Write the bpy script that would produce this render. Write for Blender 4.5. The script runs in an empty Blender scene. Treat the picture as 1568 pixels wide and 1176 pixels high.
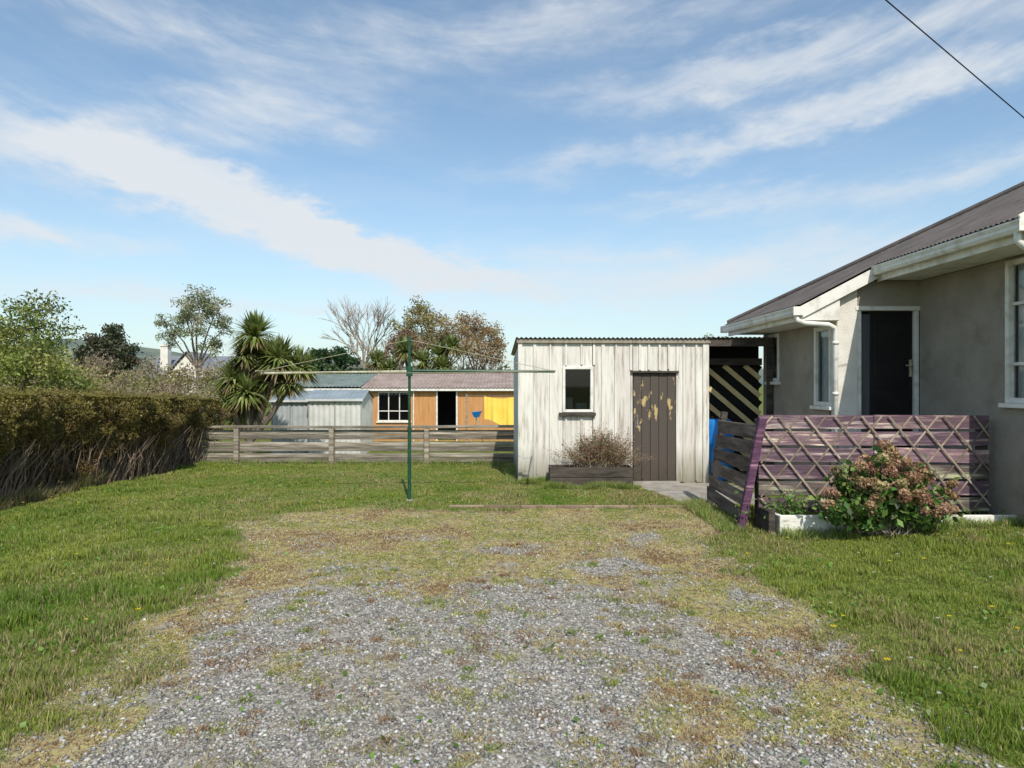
import bpy, math, random
import numpy as np
from mathutils import Vector, Matrix
random.seed(7); rng=np.random.default_rng(7)
scene=bpy.context.scene
R=math.radians

# ------------------------------------------------------------ helpers
def link(o): scene.collection.objects.link(o); return o
def group(name,loc=(0,0,0),rot=0):
    e=bpy.data.objects.new(name,None); e.location=loc; e.rotation_euler=(0,0,rot); e.empty_display_size=.3
    return link(e)
def attach(o,par,world=True):
    o.parent=par
    if world:
        m=Matrix.Translation(par.location)@Matrix.Rotation(par.rotation_euler[2],4,'Z')
        o.matrix_parent_inverse=m.inverted()

class MB:
    def __init__(s): s.v=[];s.f=[];s.c=[]
    def poly(s,pts,faces,col=(1,1,1)):
        b=len(s.v); s.v+= [tuple(p) for p in pts]; s.c+=[col]*len(pts)
        s.f+=[tuple(b+i for i in f) for f in faces]
    def box(s,x0,x1,y0,y1,z0,z1,col=(1,1,1)):
        if x0>x1:x0,x1=x1,x0
        if y0>y1:y0,y1=y1,y0
        if z0>z1:z0,z1=z1,z0
        p=[(x0,y0,z0),(x1,y0,z0),(x1,y1,z0),(x0,y1,z0),(x0,y0,z1),(x1,y0,z1),(x1,y1,z1),(x0,y1,z1)]
        s.poly(p,[(0,3,2,1),(4,5,6,7),(0,1,5,4),(1,2,6,5),(2,3,7,6),(3,0,4,7)],col)
    def beam(s,p0,p1,w,h,side=(0,1,0),col=(1,1,1)):
        p0=Vector(p0);p1=Vector(p1);d=(p1-p0).normalized();sd=Vector(side)
        sd=(sd-d*sd.dot(d)).normalized(); up=d.cross(sd).normalized()
        a=sd*(w/2);b=up*(h/2)
        p=[p0-a-b,p0+a-b,p0+a+b,p0-a+b,p1-a-b,p1+a-b,p1+a+b,p1-a+b]
        s.poly(p,[(0,1,2,3),(7,6,5,4),(0,4,5,1),(1,5,6,2),(2,6,7,3),(3,7,4,0)],col)
    def tube(s,pts,rad,n=7,col=(1,1,1),cap=True):
        pts=[Vector(p) for p in pts]; b=len(s.v)
        if not hasattr(rad,'__len__'): rad=[rad]*len(pts)
        for i,p in enumerate(pts):
            d=(pts[min(i+1,len(pts)-1)]-pts[max(i-1,0)]).normalized()
            r=Vector((0,0,1)) if abs(d.z)<.9 else Vector((1,0,0))
            a=d.cross(r).normalized(); c=d.cross(a).normalized()
            for k in range(n):
                t=2*math.pi*k/n
                s.v.append(tuple(p+a*math.cos(t)*rad[i]+c*math.sin(t)*rad[i])); s.c.append(col)
        for i in range(len(pts)-1):
            for k in range(n):
                k2=(k+1)%n
                s.f.append((b+i*n+k,b+i*n+k2,b+(i+1)*n+k2,b+(i+1)*n+k))
        if cap:
            s.f.append(tuple(b+k for k in range(n))[::-1]); s.f.append(tuple(b+(len(pts)-1)*n+k for k in range(n)))
    def wall(s,o,u,n,U,V,ops,th,col=(1,1,1)):
        """wall from point o, along u (xy unit), thickness th along n; ops=(u0,u1,v0,v1)"""
        o=Vector(o);u=Vector(u);n=Vector(n)
        us=sorted({0,U}|{q for a in ops for q in a[:2]}); vs=sorted({0,V}|{q for a in ops for q in a[2:]})
        for i in range(len(us)-1):
            for j in range(len(vs)-1):
                cu=(us[i]+us[i+1])/2;cv=(vs[j]+vs[j+1])/2
                if any(a[0]<cu<a[1] and a[2]<cv<a[3] for a in ops): continue
                P=[]
                for t in (0,th):
                    for (a,b) in ((us[i],vs[j]),(us[i+1],vs[j]),(us[i+1],vs[j+1]),(us[i],vs[j+1])):
                        P.append(o+u*a+Vector((0,0,b))+n*t)
                s.poly(P,[(0,1,2,3),(7,6,5,4),(0,4,5,1),(1,5,6,2),(2,6,7,3),(3,7,4,0)],col)
    def build(s,name,mat,par=None,bevel=0,world=True,smooth=False):
        me=bpy.data.meshes.new(name); me.from_pydata(s.v,[],s.f)
        ca=me.color_attributes.new('Col','FLOAT_COLOR','POINT')
        c=np.ones((len(s.v),4),dtype=np.float32); c[:,:3]=np.array(s.c); ca.data.foreach_set('color',c.ravel())
        me.materials.append(mat)
        o=link(bpy.data.objects.new(name,me))
        if smooth: me.polygons.foreach_set('use_smooth',[True]*len(me.polygons))
        if par: attach(o,par,world)
        if bevel:
            m=o.modifiers.new('b','BEVEL'); m.width=bevel; m.segments=1; m.limit_method='ANGLE'
        return o

def build_np(name,V,tmpl,C,mat,par=None,smooth=False):
    N,k=V.shape[:2]
    me=bpy.data.meshes.new(name)
    me.vertices.add(N*k); me.vertices.foreach_set('co',V.astype(np.float32).ravel())
    off=(np.arange(N)*k)[:,None]
    flat=np.concatenate([np.array(t) for t in tmpl]); sizes=np.array([len(t) for t in tmpl])
    idx=(off+flat[None,:]).ravel(); tot=np.tile(sizes,N); st=np.concatenate([[0],np.cumsum(tot)[:-1]])
    me.loops.add(len(idx)); me.loops.foreach_set('vertex_index',idx.astype(np.int32))
    me.polygons.add(len(tot)); me.polygons.foreach_set('loop_start',st.astype(np.int32)); 
    me.update(calc_edges=True)
    ca=me.color_attributes.new('Col','FLOAT_COLOR','POINT')
    if C.ndim==2: C=np.repeat(C[:,None,:],k,1)
    c=np.ones((N*k,4),dtype=np.float32); c[:,:3]=C.reshape(-1,3); ca.data.foreach_set('color',c.ravel())
    me.materials.append(mat); me.validate()
    o=link(bpy.data.objects.new(name,me))
    if par: attach(o,par)
    return o

T1=rng.random((256,256))
def vn(x,y,s,seed=0):
    x=np.asarray(x)*s+seed*17.3; y=np.asarray(y)*s+seed*9.1
    xi=np.floor(x).astype(int);yi=np.floor(y).astype(int);fx=x-xi;fy=y-yi
    fx=fx*fx*(3-2*fx);fy=fy*fy*(3-2*fy)
    g=lambda a,b:T1[a%256,b%256]
    return (g(xi,yi)*(1-fx)+g(xi+1,yi)*fx)*(1-fy)+(g(xi,yi+1)*(1-fx)+g(xi+1,yi+1)*fx)*fy
def fbm(x,y,s,seed=0,o=4):
    r=0;a=.5;t=0
    for i in range(o): r=r+a*vn(x,y,s*2**i,seed+i*3);t+=a;a*=.55
    return r/t
def ss(a,b,x): t=np.clip((x-a)/(b-a),0,1); return t*t*(3-2*t)

# ------------------------------------------------------------ materials
def nm(name):
    m=bpy.data.materials.new(name); m.use_nodes=True; nt=m.node_tree
    return m,nt,nt.nodes,nt.links,nt.nodes['Principled BSDF']
def ramp(N,cols,lo,hi):
    r=N.new('ShaderNodeValToRGB'); e=r.color_ramp.elements
    n=len(cols)
    while len(e)<n: e.new(.5)
    for i,c in enumerate(cols):
        e[i].position=lo+(hi-lo)*i/(n-1); e[i].color=(*c,1)
    return r
def mat(name,cols,scale=5,stretch=(1,1,1),rough=.8,bump=.2,bscale=40,lo=.35,hi=.65,metal=0,detail=6,spec=.3,dist=.01,grime=None,zband=None,foot=None):
    m,nt,N,L,P=nm(name)
    tc=N.new('ShaderNodeTexCoord');mp=N.new('ShaderNodeMapping');mp.inputs['Scale'].default_value=stretch
    L.new(tc.outputs['Object'],mp.inputs[0])
    n=N.new('ShaderNodeTexNoise');n.inputs['Scale'].default_value=scale;n.inputs['Detail'].default_value=detail;n.inputs['Roughness'].default_value=.62
    L.new(mp.outputs[0],n.inputs['Vector'])
    fac=n.outputs[0]
    if zband:
        sz=N.new('ShaderNodeSeparateXYZ');L.new(tc.outputs['Object'],sz.inputs[0])
        s1=N.new('ShaderNodeMath');s1.operation='SUBTRACT';L.new(sz.outputs[2],s1.inputs[0]);s1.inputs[1].default_value=zband[0]
        s2=N.new('ShaderNodeMath');s2.operation='ABSOLUTE';L.new(s1.outputs[0],s2.inputs[0])
        s3=N.new('ShaderNodeMapRange');s3.inputs[1].default_value=0;s3.inputs[2].default_value=zband[1];s3.inputs[3].default_value=zband[2];s3.inputs[4].default_value=-zband[2];L.new(s2.outputs[0],s3.inputs[0])
        s4=N.new('ShaderNodeMath');s4.operation='ADD';L.new(fac,s4.inputs[0]);L.new(s3.outputs[0],s4.inputs[1]);fac=s4.outputs[0]
    r=ramp(N,cols,lo,hi);L.new(fac,r.inputs[0])
    at=N.new('ShaderNodeAttribute');at.attribute_name='Col'
    mx=N.new('ShaderNodeMix');mx.data_type='RGBA';mx.blend_type='MULTIPLY';mx.inputs[0].default_value=1
    L.new(r.outputs[0],mx.inputs[6]);L.new(at.outputs['Color'],mx.inputs[7])
    out=mx.outputs[2]
    if grime:
        g=N.new('ShaderNodeTexNoise');g.inputs['Scale'].default_value=grime[1];g.inputs['Detail'].default_value=6
        L.new(mp.outputs[0],g.inputs['Vector'])
        mr=N.new('ShaderNodeMapRange');mr.inputs[1].default_value=grime[2];mr.inputs[2].default_value=grime[3];L.new(g.outputs[0],mr.inputs[0])
        m2=N.new('ShaderNodeMix');m2.data_type='RGBA';L.new(mr.outputs[0],m2.inputs[0]);L.new(out,m2.inputs[6]);m2.inputs[7].default_value=(*grime[0],1)
        out=m2.outputs[2]
    if foot:
        # splashed dirt and algae rising from the ground
        sz=N.new('ShaderNodeSeparateXYZ');L.new(tc.outputs['Object'],sz.inputs[0])
        f1=N.new('ShaderNodeMapRange');f1.inputs[1].default_value=0;f1.inputs[2].default_value=foot[1];f1.inputs[3].default_value=1.0;f1.inputs[4].default_value=0;L.new(sz.outputs[2],f1.inputs[0])
        f2=N.new('ShaderNodeMath');f2.operation='MULTIPLY';L.new(f1.outputs[0],f2.inputs[0]);L.new(n.outputs[0],f2.inputs[1])
        f3=N.new('ShaderNodeMapRange');f3.inputs[1].default_value=.12;f3.inputs[2].default_value=.48;f3.inputs[4].default_value=.85;L.new(f2.outputs[0],f3.inputs[0])
        m3=N.new('ShaderNodeMix');m3.data_type='RGBA';L.new(f3.outputs[0],m3.inputs[0]);L.new(out,m3.inputs[6]);m3.inputs[7].default_value=(*foot[0],1);out=m3.outputs[2]
    L.new(out,P.inputs['Base Color'])
    P.inputs['Roughness'].default_value=rough;P.inputs['Metallic'].default_value=metal
    P.inputs['Specular IOR Level'].default_value=spec
    if bump:
        b=N.new('ShaderNodeTexNoise');b.inputs['Scale'].default_value=bscale;b.inputs['Detail'].default_value=4
        L.new(mp.outputs[0],b.inputs['Vector'])
        bp=N.new('ShaderNodeBump');bp.inputs['Strength'].default_value=bump;bp.inputs['Distance'].default_value=dist
        L.new(b.outputs[0],bp.inputs['Height']);L.new(bp.outputs[0],P.inputs['Normal'])
    return m
def mat_leaf(name,trans=.35,rough=.6):
    m,nt,N,L,P=nm(name)
    at=N.new('ShaderNodeAttribute');at.attribute_name='Col'
    d=N.new('ShaderNodeBsdfDiffuse');L.new(at.outputs['Color'],d.inputs[0])
    tr=N.new('ShaderNodeBsdfTranslucent');L.new(at.outputs['Color'],tr.inputs[0])
    mx=N.new('ShaderNodeMixShader');mx.inputs[0].default_value=trans
    L.new(d.outputs[0],mx.inputs[1]);L.new(tr.outputs[0],mx.inputs[2])
    gl=N.new('ShaderNodeBsdfGlossy');gl.inputs['Roughness'].default_value=rough;gl.inputs[0].default_value=(.8,.8,.8,1)
    m2=N.new('ShaderNodeMixShader');m2.inputs[0].default_value=.03;L.new(mx.outputs[0],m2.inputs[1]);L.new(gl.outputs[0],m2.inputs[2])
    L.new(m2.outputs[0],N['Material Output'].inputs[0])
    return m
def mat_glass(name):
    m,nt,N,L,P=nm(name)
    g=N.new('ShaderNodeBsdfGlossy');g.inputs['Roughness'].default_value=.03
    t=N.new('ShaderNodeBsdfTransparent');t.inputs[0].default_value=(.85,.9,.9,1)
    f=N.new('ShaderNodeFresnel');f.inputs[0].default_value=1.6
    mx=N.new('ShaderNodeMixShader');L.new(f.outputs[0],mx.inputs[0]);L.new(t.outputs[0],mx.inputs[1]);L.new(g.outputs[0],mx.inputs[2])
    L.new(mx.outputs[0],N['Material Output'].inputs[0]); return m

M_leaf=mat_leaf('foliage',.38,.5); M_grass=mat_leaf('grass_blades',.42,.55); M_stone=mat('gravel_stones',[(.85,.85,.85),(1,1,1)],scale=60,bump=0,rough=.9)
M_white=mat('weathered_white_boards',[(.24,.205,.155),(.53,.50,.435),(.70,.68,.62),(.77,.75,.70)],scale=2.6,stretch=(7,7,.6),lo=.27,hi=.60,rough=.8,bump=.45,bscale=12,grime=((.30,.265,.20),1.1,.60,.85),foot=((.17,.155,.10),.8))
M_trim=mat('white_trim_paint',[(.54,.51,.43),(.74,.72,.66)],scale=5,rough=.5,bump=.08,lo=.32,hi=.52,grime=((.38,.35,.28),3,.60,.85))
M_door=mat('peeling_brown_paint',[(.085,.070,.058),(.12,.098,.08),(.46,.34,.15)],scale=6.5,stretch=(1.5,1.5,.7),lo=.605,hi=.632,rough=.75,bump=.4,zband=(1.32,.75,.085),foot=((.06,.05,.035),.5))
M_dark=mat('dark_void',[(.01,.01,.01),(.015,.015,.014)],rough=.95,bump=0)
M_stucco=mat('roughcast_stucco',[(.285,.25,.20),(.41,.365,.30)],scale=1.6,rough=.95,bump=1.0,bscale=55,dist=.025,lo=.3,hi=.7,grime=((.21,.18,.14),2.5,.55,.85))
M_pillar=mat('cream_painted_stucco',[(.64,.60,.53),(.77,.74,.67)],scale=3,rough=.9,bump=.8,bscale=60,dist=.012,foot=((.35,.31,.24),1.5))
M_roof=mat('weathered_roof_iron',[(.078,.067,.06),(.128,.108,.097)],scale=3,rough=.6,bump=.1,spec=.3)
M_galv=mat('galvanised_iron',[(.18,.13,.10),(.34,.33,.31)],scale=4,rough=.55,metal=.2,bump=.05,lo=.38,hi=.55)
M_woodg=mat('grey_weathered_timber',[(.10,.086,.066),(.25,.22,.175),(.46,.42,.36)],scale=4,stretch=(.35,2,5),rough=.9,bump=.6,bscale=14,lo=.3,hi=.66)
M_woodd=mat('dark_old_timber',[(.035,.029,.024),(.10,.082,.067)],scale=5,stretch=(.6,.6,3),rough=.9,bump=.5,bscale=14)
M_purple=mat('faded_purple_timber',[(.50,.41,.36),(.24,.175,.175),(.125,.075,.10),(.088,.055,.073),(.12,.075,.10),(.30,.225,.205)],scale=3.4,stretch=(.45,2,5),rough=.9,bump=.6,bscale=14,lo=.35,hi=.68,detail=9)
M_lath=mat('trellis_lath',[(.22,.175,.14),(.42,.36,.30)],scale=8,rough=.9,bump=.3)
M_green=mat('green_painted_steel',[(.012,.055,.03),(.022,.085,.045)],scale=8,rough=.4,bump=.05)
M_steel=mat('lichened_steel',[(.28,.26,.13),(.50,.48,.38)],scale=20,rough=.5,bump=.1)
M_bark=mat('bark',[(.09,.07,.05),(.20,.165,.13)],scale=8,stretch=(1,1,.3),rough=.95,bump=.6,bscale=20)
M_twig=mat('bare_twigs',[(.19,.15,.12),(.31,.26,.21)],scale=8,rough=.95,bump=0)
M_conc=mat('concrete',[(.24,.22,.19),(.38,.355,.31)],scale=4,rough=.95,bump=.4,bscale=60)
M_glass=mat_glass('window_glass')
M_cable=mat('black_cable',[(.01,.01,.01),(.015,.015,.015)],bump=0)
M_black=mat('black_door_paint',[(.008,.008,.009),(.014,.013,.013)],scale=5,rough=.35,bump=.05)
M_curt=mat('curtain',[(.70,.70,.70),(.85,.85,.84)],scale=3,stretch=(12,12,.3),rough=.9,bump=.6,bscale=3,dist=.03)
M_orange=mat('ochre_weatherboard',[(.45,.215,.08),(.56,.295,.12)],scale=2,stretch=(4,4,.5),rough=.8,bump=.2)
M_pinkroof=mat('pinkish_brown_iron',[(.24,.18,.15),(.38,.30,.26)],scale=2,rough=.7,bump=.1)
M_greenroof=mat('grey_green_iron',[(.13,.17,.155),(.20,.24,.215)],scale=2,rough=.7,bump=.1)
M_zinc=mat('pale_zincalume',[(.42,.43,.42),(.56,.57,.56)],scale=2,rough=.5,metal=.1,bump=.05)
M_soil=mat('soil',[(.03,.022,.015),(.07,.05,.035)],scale=12,rough=1,bump=.8)
M_yel=mat('yellow_cloth',[(.80,.55,.08),(.85,.62,.12)],scale=2,rough=.85,bump=.2,bscale=6)
M_blue=mat('blue_plastic',[(.01,.16,.48),(.02,.22,.58)],scale=3,rough=.35,bump=.05)
M_stripe_y=mat('cream_yellow_paint',[(.66,.50,.23),(.80,.66,.36)],scale=6,rough=.8,bump=.2)
M_slate=mat('slate_roof',[(.14,.15,.17),(.23,.24,.255)],scale=6,rough=.7,bump=.2)
M_brickroof=mat('terracotta_roof',[(.22,.13,.11),(.32,.20,.17)],scale=6,rough=.8,bump=.2)

# ------------------------------------------------------------ terrain
def height(x,y):
    h=.13*ss(3.0,5.4,x)*ss(5.2,7.0,y)*(1-ss(14,17,y))
    h=h-.6*ss(14.5,18,y)
    near=(1-ss(15,30,np.abs(y)))*(1-ss(10,25,np.abs(x)))
    h=h+near*(.05*(fbm(x,y,.5,5)-.5)+.018*(fbm(x,y,3,8)-.5))
    return h
def masks(x,y):
    xl=np.interp(y,[0,2.93,4.2,5.5,6.6,8.1,8.8,9.2],[-2.05,-2.1,-2.45,-2.5,-2.65,-3.05,-2.7,-2.0])
    xr=np.interp(y,[0,2.93,4.2,5.5,6.6,7.3,8.1,9.2],[2.2,2.15,2.1,2.0,1.85,2.15,2.5,2.35])
    e=np.minimum(np.minimum(x-xl,xr-x),9.1-y)
    wob=(fbm(x,y,1.3,1)-.5)*1.3+(fbm(x,y,6,2)-.5)*.8
    drive=ss(-.15,.22,e+wob*.7)
    dry=ss(.42,.62,fbm(x,y,1.9,11,5)*.80+.32*ss(5.0,7.4,y)+.32*(1-ss(.0,.85,e+wob*.35))-.035+(fbm(x,y,9,19)-.5)*.22)
    dry=dry*drive
    gravel=drive*(1-dry*.92)
    path=ss(-.05,.05,np.minimum(np.minimum(x-1.95-(11.3-y)*.25,3.6-x),np.minimum(y-9.2,12.2-y))+(fbm(x,y,5,4)-.5)*.2)
    return drive,dry,gravel,path
xs=np.concatenate([[-3000,-1500,-700,-300,-150,-80,-45,-28,-18,-13,-10],np.arange(-8.4,6.6,.045),[8,10,13,18,28,45,80,150,300,700,1500,3000]])
ys=np.concatenate([[-400,-100,-30,-10,-3,0,1],np.arange(2,14.8,.045),np.arange(15,20,.5),[22,26,32,40,55,80,120,200,350,600,1000,1800,3500]])
X,Y=np.meshgrid(xs,ys); Z=height(X,Y)
nx,ny=len(xs),len(ys)
me=bpy.data.meshes.new('ground'); V=np.stack([X,Y,Z],-1).reshape(-1,3)
i=np.arange((ny-1)*nx).reshape(ny-1,nx)[:,:-1].ravel()
F=np.stack([i,i+1,i+nx+1,i+nx],-1)
me.vertices.add(len(V));me.vertices.foreach_set('co',V.astype(np.float32).ravel())
me.loops.add(F.size);me.loops.foreach_set('vertex_index',F.ravel().astype(np.int32))
me.polygons.add(len(F));me.polygons.foreach_set('loop_start',(np.arange(len(F))*4).astype(np.int32));me.update(calc_edges=True)
me.polygons.foreach_set('use_smooth',[True]*len(F))
dr,dy,gr,pa=masks(X,Y)
ca=me.color_attributes.new('Mask','FLOAT_COLOR','POINT')
c=np.stack([dr,dy,pa,np.ones_like(dr)],-1).astype(np.float32);ca.data.foreach_set('color',c.ravel())
m,nt,N,L,P=nm('ground_surface')
tc=N.new('ShaderNodeTexCoord');at=N.new('ShaderNodeAttribute');at.attribute_name='Mask'
sp=N.new('ShaderNodeSeparateColor');L.new(at.outputs['Color'],sp.inputs[0])
def noise(sc,det=4):
    n=N.new('ShaderNodeTexNoise');n.inputs['Scale'].default_value=sc;n.inputs['Detail'].default_value=det;n.inputs['Roughness'].default_value=.65;L.new(tc.outputs['Object'],n.inputs['Vector']);return n
def mixc(f,a,b):
    x=N.new('ShaderNodeMix');x.data_type='RGBA'
    for s,i in ((f,0),(a,6),(b,7)): L.new(s,x.inputs[i])
    return x.outputs[2]
vo=N.new('ShaderNodeTexVoronoi');vo.inputs['Scale'].default_value=55;L.new(tc.outputs['Object'],vo.inputs['Vector'])
vb=N.new('ShaderNodeSeparateColor');L.new(vo.outputs['Color'],vb.inputs[0])
rg=ramp(N,[(.155,.137,.108),(.25,.23,.19),(.38,.355,.31)],.1,.9);L.new(vb.outputs[0],rg.inputs[0])
rgr=ramp(N,[(.07,.075,.02),(.12,.15,.03),(.18,.19,.045)],.35,.65);L.new(noise(9).outputs[0],rgr.inputs[0])
rdr=ramp(N,[(.17,.12,.06),(.32,.26,.13),(.37,.33,.13)],.35,.65);L.new(noise(14).outputs[0],rdr.inputs[0])
rco=ramp(N,[(.24,.22,.19),(.38,.355,.31)],.35,.65);L.new(noise(5).outputs[0],rco.inputs[0])
a=mixc(sp.outputs[0],rgr.outputs[0],rg.outputs[0]);a=mixc(sp.outputs[1],a,rdr.outputs[0]);a=mixc(sp.outputs[2],a,rco.outputs[0])
L.new(a,P.inputs['Base Color']);P.inputs['Roughness'].default_value=.95;P.inputs['Specular IOR Level'].default_value=.15
bp=N.new('ShaderNodeBump');bp.inputs['Strength'].default_value=.6;bp.inputs['Distance'].default_value=.01;L.new(vo.outputs['Distance'],bp.inputs['Height']);bp.invert=True;L.new(bp.outputs[0],P.inputs['Normal'])
me.materials.append(m);link(bpy.data.objects.new('ground',me))

# ------------------------------------------------------------ grass
def sample(n,y0=2.2,y1=14.1,x0=-7.2,x1=6.4):
    y=y0*np.exp(rng.random(n)*math.log(y1/y0)); x=x0+rng.random(n)*(x1-x0)
    k=np.abs(x)<.86*y+1.2
    return x[k],y[k]
def clear(x,y):
    k=~((x>.0)&(x<3.4)&(y>11.3)) & ~((x>4.35)&(y>9.0)) & ~((x>5.4)&(y>6.5)) & ~((x>2.85)&(x<5.65)&(y>7.42)&(y<7.85))
    k&=~((x<-6.85+.2*np.sin(y*2)))
    return k
def blades(name,x,y,hh,w,col,bend=.6,mat=M_grass):
    n=len(x);z=height(x,y);th=rng.random(n)*2*math.pi;ph=rng.random(n)*2*math.pi
    b=rng.random(n)*bend*hh
    B=np.stack([x,y,z-.004],-1);dx=np.stack([np.cos(th),np.sin(th),0*th],-1)*w[:,None]*.5
    bd=np.stack([np.cos(ph),np.sin(ph),0*th],-1)
    mid=B+bd*(b*.3)[:,None];mid[:,2]+=hh*.5
    tip=B+bd*b[:,None];tip[:,2]+=hh
    V=np.stack([B-dx*.5,B+dx*.5,mid+dx,tip,mid-dx],1)
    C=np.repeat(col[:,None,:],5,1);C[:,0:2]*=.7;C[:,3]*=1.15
    return build_np(name,V,[(0,1,2,4),(4,2,3)],C,mat)
x,y=sample(700000);k=clear(x,y);x,y=x[k],y[k]
dr,dy,gr,pa=masks(x,y);clump=fbm(x,y,5,31,4)
p=(1-dr)*(1-pa)*(.45+.55*ss(.3,.55,clump))
k=rng.random(len(x))<p;x,y=x[k],y[k];n=len(x)
big=fbm(x,y,.6,41,4);clump=fbm(x,y,4,31,4);edge=masks(x,y)[0]
hh=(.014+.055*ss(.38,.75,clump)**1.3+.02*rng.random(n))*(1-.5*ss(8,12,y)*ss(-7,-3,x))*(1+.45*ss(-1.5,-4,x)*(1-ss(5,8,y)))*(1-.4*edge)
w=.0036+.0007*y
patch=fbm(x,y,1.6,87,4)
t=np.clip(big*1.1+.8*(patch-.5)*2+rng.normal(0,.16,n)+.06-.25*ss(-2,-4,x)*(1-ss(4,7,y)),0,1)[:,None]
A=np.array([.135,.235,.024]);Bc=np.array([.31,.345,.06]);D=np.array([.47,.39,.19])
col=A*(1-t)+Bc*t
col=col*(.68+.56*rng.random(n))[:,None]
dm=(rng.random(n)<.05+.45*edge+.50*ss(.49,.65,fbm(x,y,1.1,77))*ss(-5.5,-2,x)+.3*ss(8.3,9.3,y)*ss(.42,.6,patch))[:,None];col=np.where(dm,D*(.5+.6*rng.random(n))[:,None],col)
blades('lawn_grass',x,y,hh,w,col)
# dry moss, straw and weeds on the drive
x,y=sample(330000,y1=9.6,x0=-3.8,x1=3.6);k=clear(x,y);x,y=x[k],y[k]
dr,dy,gr,pa=masks(x,y);cl=fbm(x,y,3.5,51,4)
p=dy*(.25+.75*ss(.35,.6,cl))+.85*dr*ss(.60,.69,fbm(x,y,5.5,61,4))
k=rng.random(len(x))<p*(1-pa);x,y=x[k],y[k];n=len(x)
s=fbm(x,y,2.0,71,4)+rng.normal(0,.07,n)+.04*ss(6,8,y)
pal=np.array([[.27,.15,.075],[.44,.31,.155],[.57,.47,.24],[.50,.45,.13],[.27,.32,.06]])
ii=np.clip((s-.32)/.36*5,0,4.99).astype(int);col=pal[ii]*(.6+.6*rng.random(n))[:,None]
blades('dry_moss_and_weeds',x,y,.008+.016*rng.random(n),.0045+.0006*y,col,1.8)
# little grass tufts pushing through the gravel
x,y=sample(900,y1=8.8,x0=-3,x1=2.6);dr,dy,gr,pa=masks(x,y);k=(gr>.4)&(rng.random(len(x))<.6+.4*(y>5));x,y=x[k],y[k]
m_=60;r=.02+.06*rng.random(len(x))**2;xx=(x[:,None]+rng.normal(size=(len(x),m_))*r[:,None]).ravel();yy=(y[:,None]+rng.normal(size=(len(x),m_))*r[:,None]*.8).ravel()
tc_=np.array([[.22,.29,.05],[.40,.40,.10],[.48,.40,.18],[.46,.38,.18],[.34,.22,.12]])[rng.integers(0,5,len(x))]
cc=np.repeat(tc_,m_,0)*(.65+.6*rng.random((len(xx),1)))
blades('weed_tufts',xx,yy,.010+.028*rng.random(len(xx)),.004+.0005*yy,cc,1.6)
def leafquads(P,size,nrm=None,asp=.5,up=0):
    n=len(P);d=rng.normal(size=(n,3));d[:,2]+=up;d/=np.linalg.norm(d,axis=1)[:,None]
    e=rng.normal(size=(n,3));e=np.cross(d,e);e/=np.linalg.norm(e,axis=1)[:,None]
    s=size*(.6+.8*rng.random(n))[:,None]
    return np.stack([P-d*s*.5,P+e*s*.5*asp,P+d*s*.5,P-e*s*.5*asp],1)
x,y=sample(34000);k=clear(x,y);x,y=x[k],y[k];dr,dy,gr,pa=masks(x,y)
k=rng.random(len(x))<ss(.50,.60,fbm(x,y,2.2,91))*(1-.93*dr)*(1-pa);x,y=x[k],y[k];n=len(x)
P3=np.stack([x,y,height(x,y)+.03*rng.random(n)],-1)
build_np('clover_weeds',leafquads(P3,.034,asp=.8),[(0,1,2,3)],np.array([.14,.25,.04])*(.7+.7*rng.random((n,1))),M_leaf)
# gravel stones
def stones(name,n,smin,smax,y1,pw):
    x,y=sample(n,y1=y1,x0=-3.6,x1=3.2);k=clear(x,y);x,y=x[k],y[k];dr,dy,gr,pa=masks(x,y)
    k=rng.random(len(x))<(dr*(1-.80*dy))*(1-pa)*(.55+.45*ss(.35,.5,fbm(x,y,3,95)));x,y=x[k],y[k];n=len(x)
    s=smin+(smax-smin)*rng.random(n)**pw
    base=np.array([[1,0,0],[0,1,0],[-1,0,0],[0,-1,0],[0,0,1],[0,0,-1.]])
    V=base[None]*(.65+.6*rng.random((n,6,1)))+rng.normal(0,.18,(n,6,3))
    V[:,:,2]*=.5
    a=rng.random(n)*6.28;ca,sa=np.cos(a),np.sin(a)
    V=np.stack([V[:,:,0]*ca[:,None]-V[:,:,1]*sa[:,None],V[:,:,0]*sa[:,None]+V[:,:,1]*ca[:,None],V[:,:,2]],-1)
    V=V*s[:,None,None]*.5;V[:,:,0]+=x[:,None];V[:,:,1]+=y[:,None];V[:,:,2]+=(height(x,y)+s*.10)[:,None]
    g=(.16+.38*rng.random(n)**1.5)[:,None];g=np.where(rng.random((n,1))<.03,.6,g)
    C=g*np.array([1,.96,.89])*(1+rng.normal(0,.035,(n,3)))
    T=[(0,1,4),(1,2,4),(2,3,4),(3,0,4),(1,0,5),(2,1,5),(3,2,5),(0,3,5)]
    return build_np(name,V,T,C,M_stone)
stones('gravel',175000,.008,.036,8.8,3.0)
# dandelions and daisies
V=[];C=[]
def flower(x,y,z,r,col):
    for q in range(9):
        a=q*.698+random.random()*.2;b=a+.5;
        V.append([(x,y,z+.003),(x+r*math.cos(a),y+r*math.sin(a),z),(x+r*1.15*math.cos((a+b)/2),y+r*1.15*math.sin((a+b)/2),z+.006),(x+r*math.cos(b),y+r*math.sin(b),z)]);C.append(col)
x,y=sample(1300);k=clear(x,y)&(masks(x,y)[0]<.4)&(masks(x,y)[3]<.2);x,y=x[k],y[k]
cn=0
for a,b in zip(x,y):
    cn+=1
    z=float(height(a,b))
    if cn%5==0: flower(a,b,z+.07,random.uniform(.011,.019),(.85,.65,.02))
    elif cn%3==1 and random.random()<.6: flower(a,b,z+.06,.010,(.8,.8,.77))
build_np('dandelions_and_daisies',np.array(V),[(0,1,2,3)],np.array(C),M_leaf)

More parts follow.
